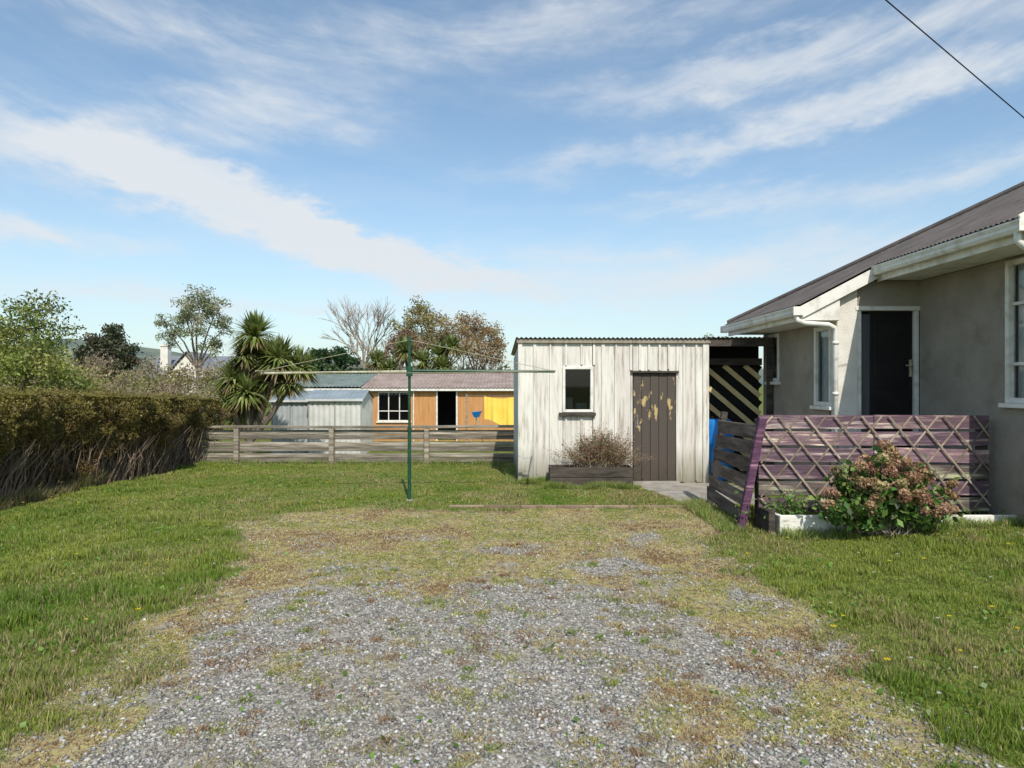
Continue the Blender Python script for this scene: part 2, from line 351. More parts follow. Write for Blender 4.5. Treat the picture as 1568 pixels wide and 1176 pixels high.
# ------------------------------------------------------------ corrugated sheet
def corr(mb,P0,U,W,lenU,lenW,pitch=.076,amp=.009,per=6,nrm=None,lims=None,col=(1,1,1)):
    P0=Vector(P0);U=Vector(U).normalized();W=Vector(W).normalized();n=Vector(nrm).normalized() if nrm else U.cross(W).normalized()
    cnt=int(lenU/pitch*per)+1;pts=[]
    for i in range(cnt+1):
        u=lenU*i/cnt; a=amp*math.sin(2*math.pi*u/pitch)
        w0,w1=lims(u) if lims else (0,lenW)
        pts.append(P0+U*u+W*w0+n*a);pts.append(P0+U*u+W*w1+n*a)
    mb.poly(pts,[(2*i,2*i+2,2*i+3,2*i+1) for i in range(cnt)],col)

def windowset(par,ox,u,n,w,h,frame=.05,mull=(),trans=(),depth=.05,sill=True,curtain=False,mt=None,world=True,proud=.02,pref=''):
    o=Vector(ox);u=Vector(u);n=Vector(n);z=Vector((0,0,1));f=MB()
    def bar(a0,a1,b0,b1,t0=-proud,t1=depth):
        P=[o+u*a+z*b+n*t for t in (t0,t1) for (a,b) in ((a0,b0),(a1,b0),(a1,b1),(a0,b1))]
        f.poly(P,[(0,1,2,3),(7,6,5,4),(0,4,5,1),(1,5,6,2),(2,6,7,3),(3,7,4,0)])
    bar(-.01,frame,-.01,h+.01);bar(w-frame,w+.01,-.01,h+.01);bar(frame,w-frame,h-frame,h+.01);bar(frame,w-frame,-.01,frame)
    for q in mull: bar(q-.018,q+.018,frame,h-frame,0,depth-.01)
    for q in trans: bar(frame,w-frame,q-.018,q+.018,.003,depth-.013)
    if sill: bar(-.06,w+.06,-.06,-.012,-.07,depth)
    f.build(pref+'window_frame',mt or M_trim,par,.004,world)
    g=MB();P=[o+u*a+z*b+n*(depth-.02) for (a,b) in ((frame,frame),(w-frame,frame),(w-frame,h-frame),(frame,h-frame))]
    g.poly(P,[(0,1,2,3)]);g.build(pref+'window_glass',M_glass,par,0,world)
    if curtain:
        c=MB();
        for (a0,a1) in curtain:
            nn=24;pp=[]
            for i in range(nn+1):
                a=a0+(a1-a0)*i/nn
                for b in (0.02,h-.02): pp.append(o+u*a+z*b+n*(depth+.04+.012*math.sin(i*1.6)))
            c.poly(pp,[(2*i,2*i+2,2*i+3,2*i+1) for i in range(nn)])
        c.build(pref+'curtain',M_curt,par,0,world)

# ------------------------------------------------------------ shed
S=group('board_and_batten_shed',(.12,11.35,0),R(2.0))
SW,SD,SH,SB=3.16,2.4,2.38,2.20
bd=MB();bt=MB();dk=MB()
ops=[(.73,1.22,1.19,1.93),(1.90,2.63,0,1.845)]
edges=[0];q=0
while q<SW-.25:
    q+=random.choice([.15,.18,.21,.26]);edges.append(q)
edges.append(SW)
joints=list(edges)
for o_ in ops: edges+=list(o_[:2])
edges=sorted(set(round(e,3) for e in edges))
for a,b in zip(edges[:-1],edges[1:]):
    segs=[(-.03+random.random()*.05,SH)]
    for o_ in ops:
        if (a+b)/2>o_[0] and (a+b)/2<o_[1]:
            segs=[(-.02,o_[2]),(o_[3],SH)] if o_[2]>0 else [(o_[3],SH)]
    t=.84+.16*random.random();t2=.96+.04*random.random();dd=random.random()*.006
    for z0,z1 in segs: bd.box(a+.004,b-.004,-dd,.02,z0,z1,(t,t*t2,t*t2*.98))
for e in joints[1:-1]:
    segs=[(.0,SH-.03)]
    for o_ in ops:
        if o_[0]-.05<e<o_[1]+.05: segs=[(.0,o_[2]-.08),(o_[3]+.02,SH-.03)] if o_[2]>0 else [(o_[3]+.02,SH-.03)]
    t=.88+.14*random.random();w_=random.choice([.016,.021,.026])
    for z0,z1 in segs: bt.box(e-w_+random.gauss(0,.002),e+w_,-.026,-.007,z0+random.random()*.04,z1,(t,t,t*.98))
bt.box(-.02,.05,-.031,.02,-.02,SH,(.95,.95,.93));bt.box(SW-.08,SW+.02,-.031,.02,-.02,SH,(1,1,1))
q=0
while q<SD-.05:
    w=min(.2,SD-q);zt=SH-(SH-SB)*(q+w)/SD-.02
    t=.8+.15*random.random()
    bd.box(0,.02,q+.023,q+w-.004+.02,.02,zt,(t,t,t));bd.box(SW-.02,SW,q+.023,q+w-.004+.02,.02,zt,(t,t,t))
    q+=w
bd.box(0,SW,SD+.02,SD+.04,.05,SB-.02)
bd.build('wall_boards',M_white,S,.003,False);bt.build('battens',M_white,S,.003,False)
dk.wall((.022,.05,.02),(1,0,0),(0,1,0),SW-.044,SB-.05,[(ops[0][0]-.02,ops[0][1]-.02,1.17,1.91)],.012)
dk.box(.03,SW-.03,.9,.92,.02,SB-.10);dk.box(.03,SW-.03,.07,SD,.0,.02)
dk.build('lining',M_dark,S,0,False)
rf=MB();corr(rf,(-.06,-.09,SH+.035),(1,0,0),(0,SD+.2,-(SH-SB)),SW+.12,SD+.24,nrm=(0,0,1),amp=.012);rf.build('corrugated_roof',M_galv,S,0,False)
tr=MB();tr.box(-.04,SW+.04,-.055,-.033,SH-.05,SH+.015,(.42,.38,.32));tr.build('fascia',M_white,S,.003,False)
windowset(S,(ops[0][0],0,1.19),(1,0,0),(0,1,0),.49,.74,.035,depth=.05,sill=False,world=False,proud=.035)
cl_=MB();cl_.box(ops[0][0]+.06,ops[0][0]+.2,.25,.4,1.19,1.42,(.16,.16,.16));cl_.box(ops[0][0]+.25,ops[0][0]+.45,.3,.45,1.19,1.33,(.12,.14,.17));cl_.box(ops[0][0]-.1,ops[0][1]+.1,.2,.5,1.12,1.18,(.12,.10,.08));cl_.build('shelf_clutter',M_zinc,S,.01,False)
sl=MB();sl.box(ops[0][0]-.07,ops[0][1]+.05,-.08,.0,1.12,1.175);sl.build('window_sill',M_woodd,S,.004,False)
d=MB()
for i in range(5):
    a=1.91+i*.144;d.box(a+.003,a+.141,.012+.004*(i%2),.035,.03,1.83)
d.build('door_leaf',M_door,S,.003,False)
d=MB();d.box(1.86,2.67,-.045,.0,1.835,1.87);d.build('door_lintel',M_woodd,S,.002,False)
d=MB();d.tube([(1.97,-.01,.95),(1.97,-.03,.98),(1.97,-.03,1.08),(1.97,-.01,1.11)],.007);d.box(1.95,1.99,.0,.012,.92,1.14);d.build('door_handle',M_galv,S,0,False)
d=MB();d.box(1.87,2.66,-.15,.0,-.02,.03);d.build('door_step',M_conc,S,.005,False)

# planter by shed
G=group('wooden_planter_box',(1.25,11.0,0))
p_=MB()
for z0 in (0.0,.165):
    p_.box(.6,1.92,10.82,10.855,z0,z0+.158);p_.box(.6,1.92,11.2,11.235,z0,z0+.158);p_.box(.6,.635,10.858,11.197,z0,z0+.158);p_.box(1.885,1.92,10.858,11.197,z0,z0+.158)
p_.build('boards',M_woodd,G,.005);p_=MB();p_.box(.637,1.883,10.857,11.198,.0,.29);p_.build('soil',M_soil,G)

def leafmesh(name,P,size,col,par,asp=.5,up=0,mat=M_leaf): return build_np(name,leafquads(P,size,asp=asp,up=up),[(0,1,2,3)],col,mat,par)
G=group('dried_garden_shrub',(1.45,11.03,.29));st=MB();LP=[];LC=[]
for i in range(420):
    bx=1.44+random.gauss(0,.15);by=11.03+random.gauss(0,.05);dx=random.gauss(0,.25);dy_=random.gauss(0,.12);h=.30+.38*random.random()+(.18 if random.random()<.1 else 0)
    h*=1-.5*min(1,abs(dx)/.6)
    p0=Vector((bx,by,.28));p1=p0+Vector((dx*.4,dy_*.4,h*.6));p2=p0+Vector((dx,dy_,h))
    st.tube([p0,p1,p2],[.004,.003,.0015],3,cap=False)
    for j in range(34):
        t=.2+.8*random.random();pt=p0.lerp(p2,t)+Vector((random.gauss(0,.02),random.gauss(0,.02),random.gauss(0,.02)))
        LP.append(pt);LC.append(random.choice([(.28,.12,.08),(.34,.18,.11),(.20,.23,.06),(.14,.18,.04),(.36,.23,.14),(.20,.09,.065)]))
st.build('stems',M_twig,G);leafmesh('leaves',np.array([tuple(p) for p in LP]),.030,np.array(LC)*(.7+.6*rng.random((len(LC),1))),G,.4)

# ------------------------------------------------------------ lean-to
G=group('lean_to_shelter',(3.8,11.6,0))
r=MB();corr(r,(3.27,11.38,2.43),(1,0,0),(0,2.2,-.12),1.12,2.2,nrm=(0,0,1));r.build('corrugated_roof',M_galv,G)
f=MB();f.box(3.30,4.38,11.42,11.46,2.28,2.40);f.box(3.3,4.38,11.95,11.99,1.98,2.10);f.box(4.30,4.38,11.46,11.54,0,2.28);f.box(3.33,3.4,12.0,12.07,0,2.3)
f.box(3.3,4.38,12.0,12.04,.0,.12);f.build('frame',M_woodd,G,.004)
dkp=MB();dkp.box(3.3,4.38,12.12,12.14,.0,2.35);dkp.build('backing',M_dark,G)
a=MB();b=MB();k_=0;z=-1.2
while z<3.2:
    x0,x1=3.32,4.38;z0=z+1.06*.85;z1=z
    zb,zt=.1,1.98
    def clip(x0,z0,x1,z1):
        pts=[[x0,z0],[x1,z1]]
        sl_=(z1-z0)/(x1-x0)
        for p in pts:
            if p[1]>zt: p[0]+= (zt-p[1])/sl_;p[1]=zt
            if p[1]<zb: p[0]+= (zb-p[1])/sl_;p[1]=zb
        return pts
    if not (z0<zb or z1>zt):
        c=clip(x0,z0,x1,z1)
        if c[1][0]-c[0][0]>.05:
            (a if k_%2 else b).beam((c[0][0],12.06,c[0][1]),(c[1][0],12.06,c[1][1]),.02,.085 if k_%2 else .12,(0,1,0))
    k_+=1;z+=.155
a.build('cream_slats',M_stripe_y,G,.002);b.build('dark_slats',M_dark,G,.002)
# blue drum
G=group('blue_plastic_drum',(3.52,11.7,0));p_=MB();zs=[0,.05,.3,.33,.36,.6,.63,.66,.88,.96,1.0,1.0];rs=[.2,.26,.27,.285,.27,.27,.285,.27,.265,.24,.2,.02]
p_.tube([(3.52,11.7,z*1.05) for z in zs],rs,20);p_.build('drum',M_blue,G,0,smooth=True);p_=MB();p_.tube([(3.42,11.66,1.04),(3.42,11.66,1.09)],.03,10);p_.build('cap',M_cable,G)

# ------------------------------------------------------------ clothesline
G=group('clothes_line',(-1.463,9.74,0));px,py=-1.463,9.74
p_=MB();p_.tube([(px,py,-.1),(px,py,1.0)],.026,12);p_.tube([(px,py,1.0),(px,py,2.33)],.02,12);p_.tube([(px,py,.98),(px,py,1.03)],.032,12);p_.tube([(px,py,1.76),(px,py,1.90)],.045,12)
p_.tube([(px,py,1.84),(px+2.08,py+.05,1.83)],.019,8);p_.build('pole_and_arm',M_green,G,0,smooth=False)
p_=MB();p_.tube([(px,py,1.83),(px-2.1,py-.05,1.80)],.017,8)
for s_ in (-1,1):
    p_.tube([(px,py,2.28),(px+s_*2.0,py+s_*.05,1.85)],.004,4)
    p_.tube([(px+s_*2.06,py-.35,1.83),(px+s_*2.06,py+.35,1.83)],.010,6)
for o_ in (-.3,-.1,.12,.32):
    pts=[(px-2.06+4.12*i/16,py+o_,1.835-.03*math.sin(math.pi*i/16)) for i in range(17)];p_.tube(pts,.003,4)
p_.build('lines_and_arm',M_steel,G)
p_=MB();p_.box(px-.05,px+.05,py-.05,py+.05,-.05,.005);p_.build('footing',M_conc,G,.01)

# ------------------------------------------------------------ rear fence
G=group('post_and_rail_fence',(-3,14.13,0));r=MB()
xx=-9.6
while xx<1.9:
    for (z0,z1,t) in ((.605,.70,1.05),(.505,.598,.62),(.36,.45,1.05),(.255,.353,.62),(.135,.215,1.0),(.03,.128,.58)):
        t*=.8+.35*random.random();dz=random.gauss(0,.005);dz2=random.gauss(0,.005)
        r.beam((xx+.003,14.15,(z0+z1)/2+dz),(xx+1.957,14.15,(z0+z1)/2+dz2),.035+.02*random.random(),z1-z0,(0,1,0),(t,t*.98,t*.96))
    r.beam((xx+.003,14.12,.765+random.gauss(0,.006)),(xx+1.957,14.12,.765+random.gauss(0,.006)),.15,.05,(0,1,0),(.85,.83,.8))
    xx+=1.96
r.build('rails',M_woodg,G,.006);r=MB();xx=-9.6
while xx<1.9:
    r.box(xx-.05,xx+.05,14.03,14.122,-.1,.735,(.95,.92,.88));xx+=1.96
r.build('posts',M_woodg,G,.008)

# ------------------------------------------------------------ house
H=group('stucco_house',(7.5,9.5,0))
st=MB()
ops_f=[(11.75-11.67,11.75-11.24,1.70,2.48),(11.75-9.88,11.75-9.38,1.35,2.45)]
st.wall((4.4,11.75,0),(0,-1,0),(1,0,0),11.75-9.47,2.56,[ops_f[0],(ops_f[1][0],11.75-9.47,1.35,2.45)],.2)
st.box(4.4,11.2,11.75,11.95,0,2.56)
st.box(4.665,5.5,9.21,9.4,2.70,3.04)
ops_n=[(9.21-7.57,9.21-6.78,1.45,3.0)]
st.wall((5.5,9.21,0),(0,-1,0),(1,0,0),9.21-6.6,3.04,ops_n,.2)
st.box(5.7,11.2,6.6,6.8,0,3.04);st.box(11.0,11.2,6.8,11.75,0,2.56)
st.poly([(5.0,6.6,3.04),(10.6,6.6,3.04),(7.8,6.6,4.66),(5.0,6.8,3.04),(10.6,6.8,3.04),(7.8,6.8,4.66)],[(0,1,2),(5,4,3),(0,2,5,3),(1,4,5,2),(0,3,4,1)])
st.build('stucco_walls',M_stucco,H)
pl=MB();pts=[(4.38,2.555),(4.38,2.84),(4.66,2.98),(4.66,0),(4.38,0)]
n_=len(pts);P=[(a,9.2,b) for a,b in pts]+[(a,9.375,b) for a,b in pts]
pl.poly(P,[tuple(range(n_))[::-1],tuple(range(n_,2*n_))]+[(i,(i+1)%n_,(i+1)%n_+n_,i+n_) for i in range(n_)]);pl.build('porch_pier',M_pillar,H,.01)
fl=MB();fl.box(5.72,11,6.82,11.7,.5,.58);fl.box(4.66,5.5,8.3,9.2,0,.58);fl.box(4.7,5.46,8.0,8.3,0,.38);fl.build('floor_and_steps',M_conc,H,.01)
ce=MB();ce.box(5.72,10.98,6.82,9.4,3.05,3.07);ce.box(4.62,10.98,9.42,11.74,2.565,2.585);ce.box(6.9,6.95,6.9,11.7,.6,2.56);ce.build('ceiling_and_partition',M_dark,H)
d=MB();d.box(4.662,4.72,9.22,9.3,.58,2.69);d.box(5.44,5.498,9.22,9.3,.58,2.69);d.box(4.63,5.498,9.19,9.3,2.64,2.70);d.build('door_frame',M_trim,H,.004)
d=MB();d.box(4.86,5.438,9.27,9.31,.59,2.638);d.box(4.92,5.38,9.262,9.27,.75,1.45);d.box(4.92,5.38,9.262,9.27,1.6,2.5);d.build('door_leaf',M_black,H,.004)
d=MB();pp=[]
for i in range(21):
    for b in (.62,2.6): pp.append((4.722+.135*i/20,9.29+.012*math.sin(i*1.5),b))
d.poly(pp,[(2*i,2*i+2,2*i+3,2*i+1) for i in range(20)],(.16,.16,.17));d.build('porch_curtain',M_curt,H)
d=MB();d.box(5.385,5.415,9.245,9.262,1.75,1.98);d.tube([(5.40,9.255,1.9),(5.40,9.2,1.9),(5.31,9.2,1.9)],.009);d.build('door_handle',M_steel,H)
windowset(H,(4.4,11.67,1.70),(0,-1,0),(1,0,0),.43,.78,.05,curtain=[(.05,.38)],pref='small_')
windowset(H,(4.4,9.88,1.35),(0,-1,0),(1,0,0),.50,1.10,.05,depth=.03,curtain=[(.02,.48)],sill=True,pref='side_',proud=.03)
windowset(H,(5.5,7.57,1.45),(0,-1,0),(1,0,0),.79,1.55,.05,mull=(.4,),trans=(.42,1.08),curtain=[(.03,.76)],pref='near_',proud=.03)
sl_=.5243
def westlims(u):
    yy=6.44+u;x0=3.82 if yy>9.07 else 4.85;x1=min(7.8,3.8+12.2-yy)
    k=math.sqrt(1+sl_**2);return (max(0,(x0-3.8))*k,max((x1-3.8),x0-3.8)*k)
r=MB();corr(r,(3.8,6.44,2.70),(0,1,0),(1,0,sl_),5.76,1,nrm=(-sl_,0,1),lims=westlims)
def eastlims(u):
    yy=6.44+u;x1=min(4.0,12.2-yy);k=math.sqrt(1+sl_**2);return (0,max(0.001,x1)*k)
corr(r,(11.8,6.44,2.70),(0,1,0),(-1,0,sl_),5.76,1,nrm=(sl_,0,1),lims=eastlims)
def endl(u):
    k=math.sqrt(1+sl_**2);return (0,max(.001,min(u,8-u))*k)
corr(r,(3.8,12.2,2.70),(1,0,0),(0,-1,sl_),8,1,nrm=(0,sl_,1),lims=endl)
r.build('corrugated_roof',M_roof,H)
r=MB()
r.tube([(3.85,12.15,2.74),(7.8,8.2,4.81),(7.8,6.42,4.81)],.05,8);r.tube([(11.75,12.15,2.74),(7.8,8.2,4.81)],.05,8);r.build('ridge_caps',M_roof,H)
g=MB()
def gutter(x,y0,y1,zt):
    prof=[(x+.12,zt),(x+.12,zt-.11),(x+.035,zt-.115),(x+.012,zt-.08),(x+.02,zt-.05),(x,zt-.02),(x,zt),(x+.012,zt),(x+.014,zt-.02),(x+.03,zt-.05),(x+.03,zt-.08),(x+.045,zt-.1),(x+.108,zt-.1),(x+.108,zt)]
    n=len(prof);P=[(a,y0,b) for a,b in prof]+[(a,y1,b) for a,b in prof]
    g.poly(P,[(i,(i+1)%n,(i+1)%n+n,i+n) for i in range(n)])
    for yy in (y0,y1): g.box(x,x+.12,yy-.003,yy+.003,zt-.115,zt)
gutter(3.74,9.07,12.25,2.68);gutter(4.77,6.42,9.07,3.21)
g.build('gutters',M_trim,H)
t=MB();t.box(3.865,3.89,9.1,12.2,2.50,2.68);t.box(4.895,4.92,6.42,9.16,3.02,3.21)
t.box(3.892,4.395,9.19,11.9,2.505,2.52);t.box(4.922,5.495,6.42,9.185,3.045,3.06)
t.beam((3.84,9.085,2.60),(4.89,9.085,3.15),.025,.15,(0,1,0));
t.poly([(3.86,9.105,2.50),(4.375,9.105,2.50),(4.375,9.105,2.80),(3.86,9.105,2.60),(3.86,9.18,2.50),(4.375,9.18,2.50),(4.375,9.18,2.80),(3.86,9.18,2.60)],[(0,1,2,3),(7,6,5,4),(0,4,5,1),(1,5,6,2),(2,6,7,3),(3,7,4,0)])
t.beam((4.8,6.43,3.17),(7.8,6.43,4.74),.025,.16,(0,1,0));t.beam((11.8,6.43,2.66),(7.8,6.43,4.74),.025,.16,(0,1,0))
t.build('fascias_and_soffits',M_trim,H,.003)
dp=MB();dp.tube([(3.80,9.13,2.57),(3.81,9.11,2.50),(3.9,9.10,2.46),(4.22,9.10,2.44),(4.31,9.12,2.40),(4.325,9.13,2.3),(4.325,9.13,.05)],.034,12)
dp.tube([(4.325,9.13,1.5),(4.325,9.13,1.54)],.042,12);dp.tube([(4.325,9.13,2.18),(4.325,9.13,2.22)],.042,12)
dp.tube([(4.83,6.52,3.10),(4.83,6.52,3.02),(4.95,6.52,2.92),(5.35,6.55,2.78),(5.44,6.62,2.7),(5.455,6.66,2.6),(5.455,6.66,.1)],.034,12)
dp.build('downpipes',M_trim,H,0,smooth=True)

# ------------------------------------------------------------ purple fence
G=group('purple_slat_fence',(4.1,7.75,0));b=MB()
for (xa,xb) in ((2.80,4.105),(4.112,5.42)):
    for i in range(6):
        zt=1.295-i*.188;zb=zt-.158
        if (i,xa<3) in ((1,True),(2,False)): cols=(2.0,2.05,1.75)
        elif (i,xa<3) in ((4,True),(5,False),(3,False)): cols=(.95,1.2,.85)
        elif (i,xa<3) in ((0,False),(5,True)): cols=(1.25,1.25,1.15)
        else: cols=(1,1,1)
        t=.8+.4*random.random();j=random.gauss(0,.008)
        b.beam((xa,7.76,(zt+zb)/2+j),(xb,7.76,(zt+zb)/2-j+random.gauss(0,.004)),.022,zt-zb,(0,1,0),tuple(t*c for c in cols))
b.build('slats',M_purple,G,.004);b=MB()
for x_ in (2.84,4.108,5.38): b.box(x_-.045,x_+.045,7.778,7.87,0,1.25)
b.box(2.80,2.87,7.44,7.74,0,.26)
b.build('posts',M_woodd,G,.005)
b=MB();tx0,tx1,tz0,tz1=2.82,5.41,.20,1.285
for s_ in (1,-1):
    q=-1.4
    while q<4.2:
        fx=lambda z:tx0+q+s_*(z-tz0)*.82+(0 if s_>0 else .9)
        fz=lambda x:tz0+(x-tx0-q-(0 if s_>0 else .9))/(s_*.82)
        A=[fx(tz0),tz0];B=[fx(tz1),tz1]
        for p in (A,B):
            if p[0]<tx0:p[0]=tx0;p[1]=fz(tx0)
            if p[0]>tx1:p[0]=tx1;p[1]=fz(tx1)
        if tz0-.001<=A[1]<=tz1+.001 and tz0-.001<=B[1]<=tz1+.001 and abs(A[1]-B[1])>.08:
            yy=7.735 if s_>0 else 7.722;t=.55+.7*random.random()
            b.beam((A[0],yy,A[1]),(B[0]+random.gauss(0,.012),yy,B[1]),.009,.018,(0,1,0),(t,t*.95,t*.9))
        q+=.315
b.build('diamond_trellis',M_lath,G)
G=group('leaning_slat_gate',(2.7,8.5,0));b=MB();P0=Vector((2.60,7.72,.02));P1=Vector((2.66,9.35,.05));T=Vector((.21,.03,1.22))
for i in range(6):
    v=.03+i*.158;a=P0.lerp(P0+T,v+.07);c=P1.lerp(P1+T*.93,v+.07);t=.8+.6*random.random()
    b.beam(a+Vector((0,0,random.gauss(0,.008))),c+Vector((0,0,random.gauss(0,.012))),.022,.165,(1,0,0),(t,t,t))
m_pg=mat('grey_purple_timber',[(.075,.052,.045),(.15,.115,.10),(.27,.215,.185)],scale=4,stretch=(2,.4,4),rough=.95,bump=.5,bscale=14,lo=.35,hi=.75,spec=.1);b.build('slats',m_pg,G,.004)
b=MB();b.beam(P0+Vector((-.03,-.03,-.04)),P0+T*1.02+Vector((.02,-.03,0)),.085,.07,(1,0,0),(.85,.6,.85));b.build('front_post',M_purple,G,.005)
b=MB();b.beam(P1+Vector((.05,0,-.04)),P1+T+Vector((.05,0,0)),.08,.06,(1,0,0));b.build('rear_post',M_woodd,G,.005)
G=group('white_garden_planter',(4.2,7.55,0));b=MB()
b.box(2.92,4.2,7.44,7.49,-.02,.215,(.95,.95,.93));b.box(4.204,5.62,7.44,7.49,.0,.217);b.box(2.92,2.97,7.492,7.70,-.02,.21);b.box(5.57,5.62,7.492,7.70,0,.21)
m_pw=mat('worn_white_paint',[(.35,.31,.25),(.68,.65,.58),(.76,.74,.68)],scale=5,stretch=(1,2,4),lo=.3,hi=.5,rough=.8,bump=.4,bscale=14);b.build('edging_boards',m_pw,G,.006)
b=MB();b.box(2.972,5.568,7.492,7.70,-.02,.17);b.build('soil',M_soil,G)
G=group('concrete_edging',(.6,9.12,0));b=MB();q=-.85
while q<2.1:
    t=.5+.4*random.random();b.box(q,q+.48,9.13+random.random()*.02,9.18,-.05,.018+random.random()*.012,(t,t*.78,t*.66));q+=.485
b.build('kerb_pieces',M_conc,G,.01)

# ------------------------------------------------------------ hydrangea
G=group('hydrangea_bush',(3.95,7.2,0));cx,cy,cz=3.92,7.20,.10
st=MB();LP=[];LC=[];FP=[];FC=[];nst=0
while nst<150:
    a=random.uniform(0,6.283);lean=random.random()**.6*1.35;Ln=random.uniform(.55,.92)*(1.0 if random.random()<.8 else .75)
    dx=math.cos(a)*math.sin(lean)*Ln*.92;dy_=math.sin(a)*math.sin(lean)*Ln*.42;dz=math.cos(lean)*Ln*.93+.04
    p=Vector((cx+dx,cy+dy_,cz+max(dz,.06)));nst+=1
    b0=(cx+random.gauss(0,.12),cy+random.gauss(0,.05),.08)
    st.tube([b0,tuple(Vector(b0).lerp(p,.55)+Vector((0,0,.05))),tuple(p)],[.007,.005,.003],4,cap=False)
    gr_=p.x<cx-.33
    for j in range(34):
        tt=random.uniform(.45,1.0);q=Vector(b0).lerp(p,tt)+Vector((random.gauss(0,.05),random.gauss(0,.04),random.gauss(0,.04)))
        if q.z<.04: continue
        LP.append(tuple(q));LC.append(random.choice([(.07,.18,.03),(.11,.26,.04),(.20,.33,.06),(.07,.11,.03),(.16,.20,.05)]))
    if (not gr_ or random.random()<.3) and (dy_<.08 or dz>.4) and random.random()<.88:
        c0=random.choice([(.42,.24,.15),(.50,.33,.19),(.38,.25,.13),(.46,.37,.18),(.33,.18,.11),(.46,.27,.19)])
        r_=random.uniform(.05,.085);q0=p+Vector((0,-.03,.03))
        for j in range(130):
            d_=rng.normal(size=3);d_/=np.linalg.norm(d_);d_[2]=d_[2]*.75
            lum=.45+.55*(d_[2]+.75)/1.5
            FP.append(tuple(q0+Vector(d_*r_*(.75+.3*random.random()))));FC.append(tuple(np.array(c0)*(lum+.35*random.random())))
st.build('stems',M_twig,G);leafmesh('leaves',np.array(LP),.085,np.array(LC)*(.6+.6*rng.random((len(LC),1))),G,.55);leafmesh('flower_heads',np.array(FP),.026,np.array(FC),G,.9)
G=group('planter_weeds',(3.1,7.6,0));LP=[];LC=[]
for i in range(44):
    bx=random.choice([random.uniform(2.9,3.3),random.uniform(2.5,5.5)]);by=random.uniform(7.52,7.68)
    hgt=(.34 if bx<3.3 else .14)*(.4+.6*random.random())
    for j in range(14): LP.append((bx+random.gauss(0,.03),by+random.gauss(0,.02),.16+random.random()*hgt));LC.append(random.choice([(.12,.25,.05),(.17,.30,.06),(.08,.16,.03)]))
leafmesh('leaves',np.array(LP),.04,np.array(LC),G,.5)
def tall(name,regs,n,h,cols):
    xs_=[];ys_=[]
    for (a,b,c,d_) in regs:
        xs_.append(rng.uniform(a,b,n));ys_.append(rng.uniform(c,d_,n))
    x=np.concatenate(xs_);y=np.concatenate(ys_);m_=len(x);C=np.array(cols)[rng.integers(0,len(cols),m_)]*(.7+.6*rng.random((m_,1)))
    hv=ss(.3,.65,fbm(x,y,3,66))
    blades(name,x,y,h*(.2+.5*rng.random(m_)+.5*hv),.006+0*x,C,.9)
tall('long_grass_tufts',[(2.9,5.6,7.22,7.43),(2.3,2.6,7.5,9.3),(-.1,.1,11.2,13.5),(-6.6,0,13.85,14.1),(.1,.6,11.2,11.34),(.5,2.0,10.70,10.81)],2200,.13,[(.15,.27,.04),(.24,.34,.055),(.42,.36,.17)])
tall('dead_grass_by_hedge',[(-7.05,-6.6,6.5,13.8)],15000,.26,[(.38,.30,.16),(.26,.19,.11),(.17,.21,.045)])

# ------------------------------------------------------------ hedge
G=group('clipped_hedge',(-7.4,10.5,0))
hx=lambda y:-6.83+.095*(y-8.5)+.12*np.sin(y*1.7)+.22*(fbm(y,y*0,1.4,3)-.5)
def topz(x,y): return 1.56-.038*(y-8)+.22*(fbm(x,y,1.3,14)-.5)
n=185000;y=rng.uniform(6.0,14.6,n);s=rng.random(n)
on_top=s<.33;x=np.where(on_top,hx(y)+.12-rng.random(n)*1.8,hx(y)-np.abs(rng.normal(0,.10,n)))
lump=(fbm(x*1.0,y,3.2,23)-.5)
zz=.12+rng.random(n)**.8*1.48;zz=np.minimum(zz,topz(x,y)-.02)
z=np.where(on_top,topz(x,y)-np.abs(rng.normal(0,.04,n)),zz);lump2=(fbm(y,z,3.0,33)-.5)
x=np.where(on_top,x,x+lump2*.62+.24*ss(.45,1.15,z)-.06*ss(1.3,1.6,z))
z=z+np.where(on_top,lump*.2+rng.exponential(.03,n)*(rng.random(n)<.6),0)
dens=ss(.20,.62,z+.6*(fbm(y,z,2.0,44)-.5)*2)
k=(rng.random(n)<dens);x,y,z=x[k],y[k],z[k];n=len(x)
tn=np.clip(fbm(y*1.3,z*2,2.2,52)+rng.normal(0,.14,n)+.35*(z-1.1)+.05,0,1)[:,None]
br_=(.50+.85*fbm(y,z,4.5,57))[:,None]
col=np.array([.16,.09,.038])*(1-tn)+np.array([.28,.25,.058])*tn;col=col*(.55+.8*rng.random((n,1)))*br_
leafmesh('hedge_leaves',np.stack([x,y,z],-1),.040,col,G,.4,.4)
st=MB()
for i in range(1700):
    yy=random.uniform(6.1,14.3);x0=float(hx(yy))-random.random()*.35-.02
    p0=Vector((x0,yy,-.02));p1=p0+Vector((random.gauss(.03,.09),random.gauss(0,.16),.33+random.random()*.2));p2=p1+Vector((random.gauss(.06,.12),random.gauss(0,.2),.26+.2*random.random()))
    t=.35+.8*random.random();st.tube([p0,p1,p2],[.008,.006,.003],4,(t,t*.9,t*.8),False)
for i in range(260):
    yy=random.uniform(6.1,14.3);x0=float(hx(yy))+.1-random.random()*1.5;z0=float(topz(np.array([x0]),np.array([yy]))[0])-.05
    st.tube([(x0,yy,z0),(x0+random.gauss(0,.03),yy+random.gauss(0,.03),z0+.08+.12*random.random())],[.003,.0012],3,(.8,.75,.5),False)
st.build('bare_stems',M_twig,G)
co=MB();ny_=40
P=[];
